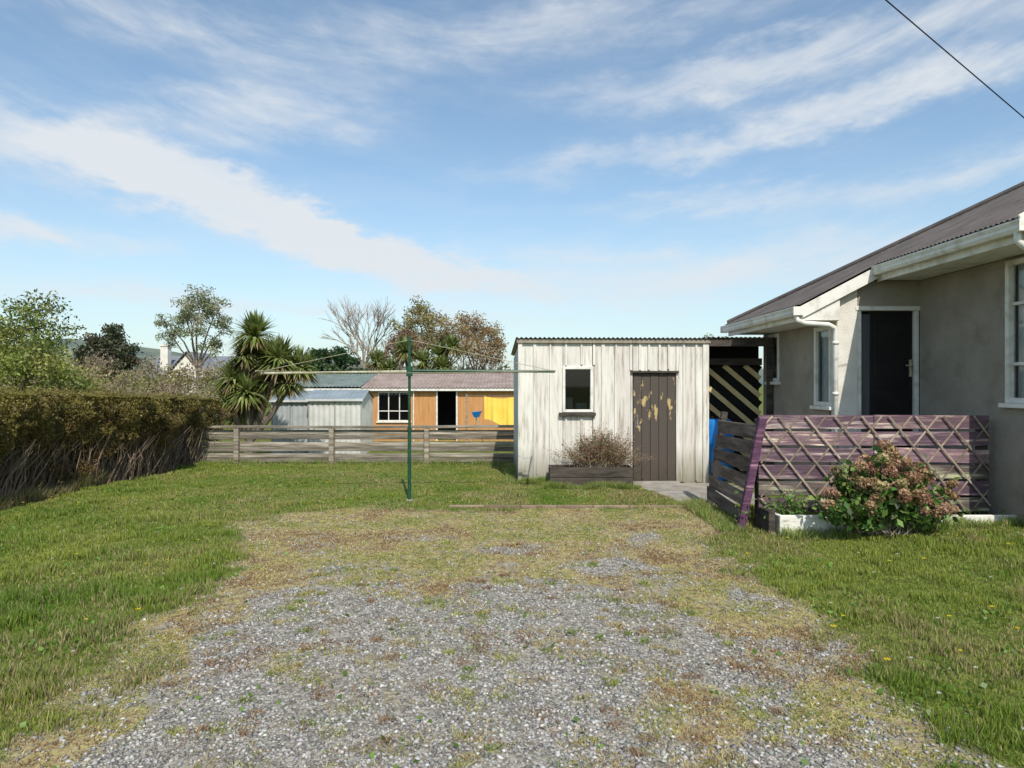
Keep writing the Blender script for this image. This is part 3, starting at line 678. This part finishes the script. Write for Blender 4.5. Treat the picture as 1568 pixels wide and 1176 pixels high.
for i in range(ny_+1):
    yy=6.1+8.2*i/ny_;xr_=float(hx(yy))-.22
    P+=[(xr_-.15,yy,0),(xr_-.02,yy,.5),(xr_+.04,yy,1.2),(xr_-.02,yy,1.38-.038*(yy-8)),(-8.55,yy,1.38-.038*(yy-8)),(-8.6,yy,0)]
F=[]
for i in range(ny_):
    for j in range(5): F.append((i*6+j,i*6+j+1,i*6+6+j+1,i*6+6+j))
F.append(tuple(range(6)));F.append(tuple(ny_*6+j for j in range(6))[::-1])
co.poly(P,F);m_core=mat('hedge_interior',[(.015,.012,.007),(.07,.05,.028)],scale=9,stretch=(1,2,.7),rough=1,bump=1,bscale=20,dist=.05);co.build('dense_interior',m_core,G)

# ------------------------------------------------------------ trees
def tree(name,base,blobs,pal,n_leaf,size,trunk=.15,sub=14,spread=.22,asp=.5,subr=.9,barkm=M_bark,gain=1.5):
    G=group(name,base);b=Vector(base);w=MB();LP=[];LC=[]
    cxm=sum(q[0] for q in blobs)/len(blobs);cym=sum(q[1] for q in blobs)/len(blobs)
    fork=Vector((b.x*.6+cxm*.4,b.y*.6+cym*.4,b.z+(min(q[2]-q[3]*.7 for q in blobs)-b.z)*.8))
    w.tube([b,b.lerp(fork,.5)+Vector((trunk*.4,0,0)),fork],[trunk,trunk*.8,trunk*.65],8)
    vol=sum(q[3]**2 for q in blobs)
    for q in blobs:
        c=Vector(q[:3]);r=q[3];mid=fork.lerp(c,.55)+Vector((random.gauss(0,r*.15),random.gauss(0,r*.15),r*.1))
        w.tube([fork,mid,c],[trunk*.5,trunk*.3,trunk*.15],6,cap=False)
        for i in range(sub):
            d=Vector(rng.normal(size=3));d.normalize();p=c+d*r*subr*(.45+.6*random.random());p.z=c.z+(p.z-c.z)*.85
            w.tube([c,c.lerp(p,.5)+Vector((random.gauss(0,.06*r),0,random.gauss(0,.06*r))),p],[trunk*.13,trunk*.07,trunk*.03],4,cap=False)
            m_=int(n_leaf*r*r/vol/sub);bc=np.array(random.choice(pal))*(.65+.6*random.random())*gain
            pts=np.array(p)+np.clip(rng.normal(size=(m_,3)),-1.9,1.9)*spread*r*np.array([1,1,.75])
            LP.append(pts);LC.append(bc*(.6+.75*rng.random((m_,1))))
    w.build('trunk_and_branches',barkm,G);leafmesh('leaves',np.concatenate(LP),size,np.concatenate(LC),G,asp)
    return G
def bare(name,base,h,levels=5,seed=1,spread=.5,rad=.12,mt=M_twig,wd=1):
    random.seed(seed);G=group(name,base);w=MB()
    def br(p,d,l,r,lv):
        q=p+d*l;m_=p.lerp(q,.5)+Vector((random.gauss(0,l*.05),random.gauss(0,l*.05),0))
        w.tube([p,m_,q],[r,r*.8,r*.62],5 if lv>2 else 3,cap=False)
        if lv==0:return
        for i in range(3 if lv>1 else 4):
            nd=(d+Vector((random.gauss(0,spread)*wd,random.gauss(0,spread),random.gauss(.12,spread*.5)))).normalized()
            br(p.lerp(q,.55+.45*random.random()),nd,l*(.68+.2*random.random()),r*.62,lv-1)
    br(Vector(base),Vector((0,0,1)),h*.3,rad,levels);w.build('branches',mt,G);return G
def cabbage(name,base,heads,trunk=.16,nl=130,L=.7):
    G=group(name,base);b=Vector(base);w=MB();V=[];C=[]
    fork=b+Vector((0,0,(min(q[2] for q in heads)-b.z)*.5))
    w.tube([b,fork],[trunk,trunk*.8],8)
    for q in heads:
        c=Vector(q[:3]);r=q[3];w.tube([fork,fork.lerp(c,.5)+Vector((0,0,-.1)),c],[trunk*.7,trunk*.55,trunk*.45],7,cap=False)
        for i in range(nl):
            d=Vector(rng.normal(size=3));d.normalize()
            if d.z<-.6 : d.z=-d.z
            l=r*(.75+.3*random.random());side=d.cross(Vector((0,0,1)));side.normalize();wd=.030*r/.7*(1.2)
            p0=c+d*.05;p1=c+d*l*.55;p2=c+d*l+Vector((0,0,-.24*l*(1-abs(d.z))-.05*l))
            V.append([p0-side*wd*.5,p0+side*wd*.5,p1+side*wd,p2,p1-side*wd])
            if d.z<-.25: cc=random.choice([(.34,.25,.13),(.27,.20,.10),(.17,.18,.05)])
            else: cc=random.choice([(.16,.21,.05),(.24,.28,.08),(.33,.36,.14),(.13,.17,.04)])
            C.append(np.array(cc)*(.7+.6*random.random()))
    w.build('trunk_and_limbs',M_bark,G)
    build_np('sword_leaves',np.array([[tuple(p) for p in q] for q in V]),[(0,1,2,4),(4,2,3)],np.array(C),M_leaf,G)

cabbage('cabbage_tree',(-7.3,19,-.6),[(-7.15,19,2.95,.85),(-6.45,18.9,2.25,.9),(-7.0,19.4,2.2,.8),(-7.75,19,1.75,.75),(-5.95,19.1,2.05,.75),(-7.3,18.8,1.35,.75),(-7.65,19.2,.75,.65),(-6.75,19.2,1.7,.8),(-7.4,18.9,2.4,.6),(-6.2,19,1.6,.6),(-7.8,18.8,1.15,.6)],nl=330)
cabbage('cabbage_tree',(-4.8,33,-.6),[(-6.5,33,2.7,.85),(-5.2,33.2,3.2,.95),(-4.3,33,2.7,.8),(-3.5,33.3,3.0,.9),(-2.9,33,3.4,.8),(-5.8,32.8,2.3,.8),(-3.3,32.7,2.4,.8)],nl=260)
greenpal=[(.13,.17,.03),(.19,.21,.045),(.10,.13,.03),(.23,.23,.07)]
tree('green_shrub_tree',(-10.6,15.0,-.1),[(-11.6,15,2.6,.95),(-10.6,15.2,2.9,.8),(-10.2,14.8,2.1,.85),(-11.2,14.8,1.7,.9),(-12.4,15.3,2.3,.9),(-9.9,15,1.5,.6)],greenpal,17000,.085,.08,sub=18,asp=.45)
tree('eucalyptus_tree',(-18.4,40,-.6),[(-18.2,40,6.6,1.1),(-19.4,40.3,5.9,1.0),(-17.3,40,6.0,.95),(-16.8,40,5.0,.8),(-18.6,39.7,5.0,1.1),(-19.9,40,4.5,.8),(-17.6,40,3.9,.8),(-20.3,40,5.3,.6)],[(.14,.165,.08),(.18,.195,.10),(.11,.13,.06),(.24,.23,.14)],6500,.17,.14,sub=17,spread=.19,asp=.35)
tree('dark_conifer',(-26.8,45,-.6),[(-26.9,45,4.6,1.2),(-27.6,45,3.9,1.1),(-26.0,45,4.0,1.1),(-26.9,45,3.0,1.3),(-25.4,45,3.0,.8),(-28.0,45,3.0,.9)],[(.035,.045,.022),(.05,.06,.028),(.07,.06,.035)],9000,.22,.2,sub=14,gain=1.5)
tree('dark_evergreen_shrub',(-8.3,31,-.6),[(-9.0,31,2.7,.8),(-8.2,31,2.6,.75),(-7.6,31,2.9,.6),(-8.6,31,1.8,1.0),(-7.4,31,1.9,.8)],[(.025,.06,.02),(.04,.085,.028),(.06,.10,.035)],9000,.15,.1,sub=12,gain=1.3)
aut=[(.28,.20,.10),(.24,.18,.08),(.32,.25,.13),(.21,.14,.075),(.26,.17,.10)]
tree('autumn_tree',(-5.4,43,-.6),[(-5.9,43,6.0,1.1),(-5.0,43.4,5.4,1.1),(-6.6,43,5.0,1.0),(-5.7,42.7,4.3,1.2),(-4.6,43,4.3,1.0)],[(.21,.19,.07),(.26,.22,.09),(.17,.15,.06)],6500,.15,.14,sub=20)
tree('autumn_tree',(-2.4,42,-.6),[(-3.4,42,5.3,1.05),(-2.3,42.3,5.0,1.1),(-1.3,42,4.6,.95),(-2.7,41.7,4.0,1.2),(-1.4,42,3.5,1.0),(-.9,42.4,4.0,.6)],aut,6500,.14,.13,sub=22)
tree('autumn_tree',(-6.6,40,-.6),[(-6.4,40,4.2,.9),(-5.9,40,3.7,.8),(-7.0,40,3.5,.8)],[(.16,.09,.06),(.20,.12,.07)],2600,.14,.1,sub=12)
bare('bare_tree',(-9.3,45,-.6),9.0,5,3,.40,.15)
bare('bare_tree',(-8.3,46,-.6),7.6,5,31,.42,.13)
bare('bare_tree',(-1.6,44,-.6),6.8,5,5,.5,.12)
bare('bare_tree',(-3.9,44.5,-.6),7.0,5,15,.5,.12)
bare('bare_shrub',(-10.8,17.5,-.3),2.7,5,8,.75,.05,wd=1.4);bare('bare_shrub',(-9.5,19,-.5),2.9,5,9,.75,.05,wd=1.4);bare('bare_shrub',(-13,20,-.5),3.0,5,10,.8,.05,wd=1.5);bare('bare_shrub',(-12.6,16,-.3),3.6,5,21,.6,.05)
bare('bare_shrub',(-11.6,22,-.6),3.0,5,12,.8,.05,wd=1.5)
random.seed(11)
tree('brown_shrub',(-10.6,20.5,-.6),[(-10.2,20.5,1.3,.9),(-11.5,20.8,1.4,.9),(-12.8,20.5,1.3,1.0),(-9.1,20.7,1.1,.8),(-14.2,20.5,1.3,1.0)],[(.27,.20,.13),(.23,.18,.09),(.19,.19,.06)],9000,.09,.05,sub=16)
tree('brown_shrub',(-15,30,-.6),[(-17.6,30,1.9,1.1),(-16.2,30.3,1.9,1.0),(-14.6,30,1.7,1.0),(-13.2,30.2,1.9,1.0),(-11.9,30,1.6,.9),(-19.2,30,2.2,1.2),(-21.2,30,2.4,1.2)],[(.25,.19,.13),(.20,.16,.10),(.22,.20,.08)],9000,.12,.08,sub=18)
tree('green_shrub_tree',(-17.5,24,-.6),[(-17.6,24,2.2,1.0),(-16.3,24.2,1.9,.9),(-15.2,24,1.6,.8),(-18.8,24,2.4,1.0)],greenpal,9000,.11,.08,sub=16,asp=.45)
tree('brown_shrub',(4.4,16,-.3),[(4.75,16,2.6,.32),(5.2,16,2.5,.3),(4.4,16,2.2,.3)],[(.17,.11,.08),(.13,.13,.05)],1500,.07,.05,sub=10)
# distant tree mass
P=[];C=[]
for i in range(460):
    yy=random.uniform(60,120);xx=random.uniform(-.95,.30)*yy;r=random.uniform(1.2,2.6)*yy/80;h=.8+random.random()*2.0*yy/80
    m_=150;bc=np.array(random.choice([(.09,.12,.05),(.14,.15,.075),(.18,.15,.10),(.07,.09,.045),(.19,.18,.12)]))*1.2
    P.append(np.array([xx,yy,h*.7])+np.clip(rng.normal(size=(m_,3)),-1.7,1.7)*np.array([r*.7,r*.5,h*.40]));C.append(bc*(.6+.8*rng.random((m_,1))))
leafmesh('distant_trees',np.concatenate(P),.42,np.concatenate(C),None,.7)

# ------------------------------------------------------------ hills
hm=MB();nh=160;P=[]
xsH=np.linspace(-2600,2600,nh)
for j,(yy,k) in enumerate(((1350,0),(1500,.55),(1750,1.0),(2100,.8))):
    for x_ in xsH:
        pr=38+85*math.exp(-((x_+1160)/260)**2)+40*math.exp(-((x_+600)/300)**2)+14*(float(vn(np.array([x_]),np.array([1.]),.006,2)[0])-.5)
        P.append((x_,yy,-2+pr*k*(yy/1750)))
hm.poly(P,[(j*nh+i,j*nh+i+1,(j+1)*nh+i+1,(j+1)*nh+i) for j in range(3) for i in range(nh-1)])
M_hill=mat('hill_pasture',[(.08,.11,.11),(.13,.16,.12),(.18,.20,.16)],scale=.012,rough=1,bump=0);hm.build('distant_hills',M_hill,None,0,smooth=True)

# ------------------------------------------------------------ neighbours
W=group('ochre_workshop',(-4,28,-.6));w=MB()
ops_w=[(-5.3+8.9,-4.03+8.9,.78,1.94),(-2.95+8.9,-2.2+8.9,0.02,1.99)]
w.wall((-8.9,27,-.6),(1,0,0),(0,1,0),9.6,2.05,ops_w,.12);w.box(-8.9,-8.78,27.12,30.5,-.6,1.45);w.box(.58,.7,27.12,30.5,-.6,1.45);w.box(-8.9,.7,30.5,30.6,-.6,1.9)
w.build('walls',M_orange,W);w=MB()
for i in range(48):
    xx=-8.9+i*.2
    if -5.35<xx<-3.98 or -3.0<xx<-2.15: continue
    w.box(xx-.012,xx+.012,26.982,26.998,-.58,1.42)
w.build('board_joints',M_orange,W);w=MB();w.box(-8.7,.5,28.5,28.55,-.6,1.5);w.build('interior',M_dark,W)
r=MB();corr(r,(-5.95,26.75,1.50),(1,0,0),(0,3.6,.62),6.85,3.7,pitch=.15,amp=.018,per=4,nrm=(0,0,1));r.build('corrugated_roof',M_pinkroof,W)
r=MB();corr(r,(-9.1,26.75,1.54),(1,0,0),(0,3.6,.55),3.13,3.7,pitch=.15,amp=.018,per=4,nrm=(0,0,1));r.build('green_roof',M_greenroof,W)
r=MB();r.box(-9.0,.8,26.78,26.8,1.38,1.475);r.build('fascia',M_trim,W)
windowset(W,(-5.3,27,.18),(1,0,0),(0,1,0),1.27,1.16,.04,mull=(.42,.85),trans=(.4,),sill=True)
w=MB();w.box(-3.0,-2.94,26.96,27.0,-.6,1.44);w.box(-2.21,-2.15,26.96,27.0,-.6,1.44);w.box(-2.94,-2.21,26.96,27.0,1.39,1.44);w.build('door_frame',M_trim,W)
w=MB();w.box(-3.9,-3.86,26.9,26.98,-.6,1.4);w.box(-6.0,-5.9,26.9,26.98,-.6,1.45);w.build('downpipe',M_trim,W)
for (x0,x1,y0,zt,col,mm) in ((-7.75,-6.55,22.0,1.12,(.8,.83,.86),M_zinc),(-6.45,-4.75,21.6,1.16,(1.15,1.13,1.08),M_zinc)):
    g_=group('metal_garden_shed',((x0+x1)/2,y0+.8,-.6));w=MB()
    corr(w,(x0,y0,-.6),(1,0,0),(0,0,1),x1-x0,zt+.6,pitch=.17,amp=.014,per=4,nrm=(0,-1,0),col=col)
    corr(w,(x0,y0,-.6),(0,1,0),(0,0,1),1.7,zt+.6,pitch=.17,amp=.01,per=4,nrm=(-1,0,0),col=col);corr(w,(x1,y0,-.6),(0,1,0),(0,0,1),1.7,zt+.6,pitch=.17,amp=.01,per=4,nrm=(1,0,0),col=col)
    corr(w,(x0,y0+1.7,-.6),(1,0,0),(0,0,1),x1-x0,zt+.6,pitch=.17,amp=.01,per=4,nrm=(0,1,0),col=col)
    w.poly([(x1,y0,zt),(x1,y0+.85,zt+.28),(x1,y0+1.7,zt),(x0,y0,zt),(x0,y0+.85,zt+.28),(x0,y0+1.7,zt)],[(0,1,2),(5,4,3)],col)
    w.build('ribbed_walls',mm,g_);w=MB()
    corr(w,(x0-.06,y0-.1,zt+.0),(1,0,0),(0,.95,.30),x1-x0+.12,1.0,pitch=.17,amp=.01,per=4,nrm=(0,0,1),col=(.50,.58,.64));corr(w,(x0-.06,y0+1.8,zt+.0),(1,0,0),(0,-.95,.30),x1-x0+.12,1.0,pitch=.17,amp=.01,per=4,nrm=(0,0,1),col=(.50,.58,.64))
    w.build('roof',mm,g_);w=MB();w.box(x0-.05,x1+.05,y0-.12,y0-.1,zt-.05,zt+.02,(1.2,1.2,1.2))
    xm=(x0+x1)/2;
    for q in (x0+.02,xm,x1-.02): w.box(q-.02,q+.02,y0-.03,y0-.016,-.6,zt-.05,(.6,.6,.6))
    w.build('door_and_trim',mm,g_)
G=group('yellow_sheet_on_line',(-.4,24,-.6));w=MB();n=30;P=[]
for i in range(n+1):
    for j in range(7):
        a=i/n;b_=j/6;P.append((-.97+1.15*a,24+.05*math.sin(a*14)*b_+.02*math.sin(a*40),1.22-.08*math.sin(a*math.pi)-.9*b_*(1-.12*math.sin(a*5+1))))
w.poly(P,[(i*7+j,i*7+j+1,(i+1)*7+j+1,(i+1)*7+j) for i in range(n) for j in range(6)]);w.build('cloth',M_yel,G,0,smooth=True)
w=MB();w.tube([(-1.6,24,1.24),(.5,24,1.24)],.006,4);w.tube([(-1.6,24,-.6),(-1.6,24,1.3)],.03,6);w.tube([(.6,24,-.6),(.6,24,1.3)],.03,6);w.build('line_posts',M_woodg,G)
G=group('blue_wheelbarrow_tray',(-1.3,25,-.6));w=MB()
w.poly([(-1.47,24.8,.62),(-1.15,24.8,.66),(-1.1,25.2,.66),(-1.47,25.2,.62),(-1.38,24.9,.42),(-1.22,24.9,.44),(-1.2,25.1,.44),(-1.38,25.1,.42)],[(0,1,5,4),(1,2,6,5),(2,3,7,6),(3,0,4,7),(4,5,6,7)]);w.build('tray',M_blue,G)
w=MB();w.tube([(-1.3,25,.42),(-1.5,25.2,-.6)],.02,6);w.tube([(-1.25,24.9,.42),(-1.05,24.9,-.6)],.02,6);w.build('legs',M_steel,G)
C_=group('white_cottage',(-21.5,46,-.6));w=MB();w.box(-24.5,-18.8,45,51,-.6,2.0);w.poly([(-22.9,45,2.0),(-19.9,45,2.0),(-21.4,45,3.7),(-22.9,45.2,2.0),(-19.9,45.2,2.0),(-21.4,45.2,3.7)],[(0,1,2),(5,4,3),(0,2,5,3),(1,4,5,2)]);w.box(-23.7,-23.2,46,46.5,2,4.2);w.box(-23.75,-23.15,45.95,46.55,4.2,4.32);w.build('walls_and_chimney',M_pillar,C_)
w=MB();w.poly([(-24.8,44.7,1.95),(-18.5,44.7,1.95),(-18.5,48,3.6),(-24.8,48,3.6),(-24.8,51.3,1.95),(-18.5,51.3,1.95)],[(0,1,2,3),(3,2,5,4)])
w.poly([(-23.1,44.8,1.9),(-21.4,44.8,3.8),(-21.4,48.5,3.8),(-23.1,46,1.95+.55)],[(0,1,2,3)]);w.poly([(-19.7,44.8,1.9),(-21.4,44.8,3.8),(-21.4,48.5,3.8),(-19.7,46,1.95+.55)],[(3,2,1,0)]);w.build('slate_roof',M_slate,C_)
windowset(C_,(-22.0,45,.6),(1,0,0),(0,1,0),1.2,1.1,.08,mull=(.6,),mt=M_trim,proud=.03)
C_=group('red_roof_house',(0,46,-.6));w=MB();w.box(-3.5,4,46,52,-.6,1.35);w.build('walls',M_pillar,C_);w=MB();w.poly([(-3.9,45.6,1.3),(4.4,45.6,1.3),(3,49,2.5),(-2.5,49,2.5),(-3.9,52.4,1.3),(4.4,52.4,1.3)],[(0,1,2,3),(3,2,5,4),(0,3,4),(1,5,2)]);w.build('hip_roof',M_brickroof,C_)
windowset(C_,(-1.2,46,.1),(1,0,0),(0,1,0),1.4,1.0,.08,mull=(.7,),proud=.03)
G=group('utility_pole',(-12.5,-2,0));w=MB();w.tube([(-12.5,-2,0),(-12.5,-2,10.4)],[.16,.11],10);w.box(-13.5,-11.5,-2.06,-1.94,9.6,9.75);w.build('pole_and_crossarm',M_woodg,G)
G=group('overhead_cable',(0,4,0));w=MB();a=Vector((-12.5,-2,10.07));b=Vector((3.28,6,5.03))
pts=[a.lerp(b,i/10)+Vector((0,0,-.25*math.sin(math.pi*i/10))) for i in range(11)]+[Vector((5.25,7.0,4.38)),Vector((6.9,7.84,3.9))]
w.tube(pts,.006,6);w.build('cable',M_cable,G)

# ------------------------------------------------------------ sky and sun
EL,AZ=R(47),R(168)
wd=bpy.data.worlds.new('World');scene.world=wd;wd.use_nodes=True;nt=wd.node_tree;N=nt.nodes;L=nt.links
bg=N['Background'];bg.inputs[1].default_value=.115
sky=N.new('ShaderNodeTexSky');sky.sky_type='NISHITA';sky.sun_disc=False;sky.sun_elevation=EL;sky.sun_rotation=AZ;sky.air_density=1.0;sky.dust_density=.8;sky.ozone_density=1.5
tint=N.new('ShaderNodeMix');tint.data_type='RGBA';tint.blend_type='MULTIPLY';tint.inputs[0].default_value=1;tint.inputs[7].default_value=(1.38,1.50,1.45,1);L.new(sky.outputs[0],tint.inputs[6])
tc=N.new('ShaderNodeTexCoord');sx=N.new('ShaderNodeSeparateXYZ');L.new(tc.outputs['Generated'],sx.inputs[0])
def mth(op,a,b=None,clamp=False):
    n=N.new('ShaderNodeMath');n.operation=op;n.use_clamp=clamp
    for i,v in enumerate((a,b)):
        if v is None: continue
        if isinstance(v,(int,float)): n.inputs[i].default_value=v
        else: L.new(v,n.inputs[i])
    return n.outputs[0]
az=mth('ARCTAN2',sx.outputs[0],sx.outputs[1]);el=mth('ARCSINE',sx.outputs[2])
cv=N.new('ShaderNodeCombineXYZ');L.new(az,cv.inputs[0]);L.new(el,cv.inputs[1])
el2=mth('SUBTRACT',el,mth('MULTIPLY',mth('MULTIPLY',az,az),.22))
cv2=N.new('ShaderNodeCombineXYZ');L.new(az,cv2.inputs[0]);L.new(el2,cv2.inputs[1])
def nz(src,scale,st,rot,det=6,rough=.6,dist=0,off=(0,0,0)):
    mp=N.new('ShaderNodeMapping');mp.inputs['Rotation'].default_value=(0,0,rot);mp.inputs['Scale'].default_value=st;mp.inputs['Location'].default_value=off;L.new(src.outputs[0],mp.inputs[0])
    n=N.new('ShaderNodeTexNoise');n.inputs['Scale'].default_value=scale;n.inputs['Detail'].default_value=det;n.inputs['Roughness'].default_value=rough;n.inputs['Distortion'].default_value=dist;L.new(mp.outputs[0],n.inputs['Vector']);return n
wn=nz(cv,8,(1,2.2,1),0,4,.65)
wv=N.new('ShaderNodeVectorMath');wv.operation='MULTIPLY_ADD';L.new(wn.outputs['Color'],wv.inputs[0]);wv.inputs[1].default_value=(.24,.09,0);L.new(cv.outputs[0],wv.inputs[2])
wo=N.new('ShaderNodeVectorMath');wo.operation='SUBTRACT';L.new(wv.outputs[0],wo.inputs[0]);wo.inputs[1].default_value=(.12,.045,0)
blobs=[(-.62,.285,.24,.046,-.02,.85),(-.44,.262,.17,.034,-.20,1.15),(-.32,.215,.16,.036,-.15,1.2),(-.16,.180,.19,.034,-.20,1.2),(-.36,.350,.18,.042,.10,.62),(.45,.345,.46,.026,.10,.80),(.28,.41,.28,.030,.10,.45),
(.25,.150,.46,.055,.02,.72),(-.35,.11,.4,.022,-.05,.5),(.29,.255,.16,.022,0,.5),(.56,.43,.32,.05,.12,.50),(-.55,.45,.40,.045,-.1,.38),(-.62,.19,.20,.020,-.05,.65),(.6,.25,.25,.024,.1,.4),(.05,.48,.5,.04,.08,.38)]
tot=None
for (a,e,ra,rb,ro,stg) in blobs:
    mp=N.new('ShaderNodeMapping');mp.vector_type='TEXTURE';mp.inputs['Location'].default_value=(a,e,0);mp.inputs['Rotation'].default_value=(0,0,ro);mp.inputs['Scale'].default_value=(ra,rb,1);L.new(wo.outputs[0],mp.inputs[0])
    ln=N.new('ShaderNodeVectorMath');ln.operation='LENGTH';L.new(mp.outputs[0],ln.inputs[0])
    mr=N.new('ShaderNodeMapRange');mr.interpolation_type='SMOOTHSTEP';mr.inputs[1].default_value=0;mr.inputs[2].default_value=1.45;mr.inputs[3].default_value=stg;mr.inputs[4].default_value=0;L.new(ln.outputs['Value'],mr.inputs[0])
    tot=mr.outputs[0] if tot is None else mth('ADD',tot,mr.outputs[0])
tot=mth('MINIMUM',tot,1.1)
w1=nz(cv2,3.4,(1,4.6,1),0,7,.64,.5);w2=nz(cv2,11,(1,3,1),.15,4,.6,.4,(3,1,0))
streak=mth('ADD',mth('MULTIPLY',w1.outputs[0],.68),mth('MULTIPLY',w2.outputs[0],.32))
fld=mth('ADD',mth('ADD',tot,.07),mth('MULTIPLY',mth('MULTIPLY',mth('SUBTRACT',streak,.5),3.0),mth('MINIMUM',mth('ADD',tot,.40),.80)))
clr=N.new('ShaderNodeMapRange');clr.interpolation_type='SMOOTHSTEP';clr.inputs[1].default_value=-.10;clr.inputs[2].default_value=1.25;clr.inputs[4].default_value=.93;L.new(fld,clr.inputs[0]);cl=clr.outputs[0]
hz=N.new('ShaderNodeMapRange');hz.inputs[1].default_value=0;hz.inputs[2].default_value=.28;hz.inputs[3].default_value=.60;hz.inputs[4].default_value=0.06;L.new(el,hz.inputs[0])
mx0=N.new('ShaderNodeMix');mx0.data_type='RGBA';L.new(hz.outputs[0],mx0.inputs[0]);L.new(tint.outputs[2],mx0.inputs[6]);mx0.inputs[7].default_value=(5.2,6.2,6.8,1)
mx=N.new('ShaderNodeMix');mx.data_type='RGBA';L.new(cl,mx.inputs[0]);L.new(mx0.outputs[2],mx.inputs[6]);mx.inputs[7].default_value=(6.8,7.1,7.4,1)
L.new(mx.outputs[2],bg.inputs[0])
sl=bpy.data.lights.new('sun','SUN');sl.energy=4.5;sl.angle=R(.5);sl.color=(1,.94,.85);so=link(bpy.data.objects.new('sun',sl))
sd=Vector((math.sin(AZ)*math.cos(EL),math.cos(AZ)*math.cos(EL),math.sin(EL)));so.rotation_euler=sd.to_track_quat('Z','Y').to_euler();so.location=(5,-20,20)

# ------------------------------------------------------------ camera
cd=bpy.data.cameras.new('camera');cd.lens=24;cd.sensor_width=36;cd.clip_end=6000;cam=link(bpy.data.objects.new('camera',cd));cam.location=(0,0,1.65);cam.rotation_euler=(R(90),0,0);scene.camera=cam
scene.view_settings.view_transform='Standard';scene.view_settings.look='None';scene.view_settings.exposure=0
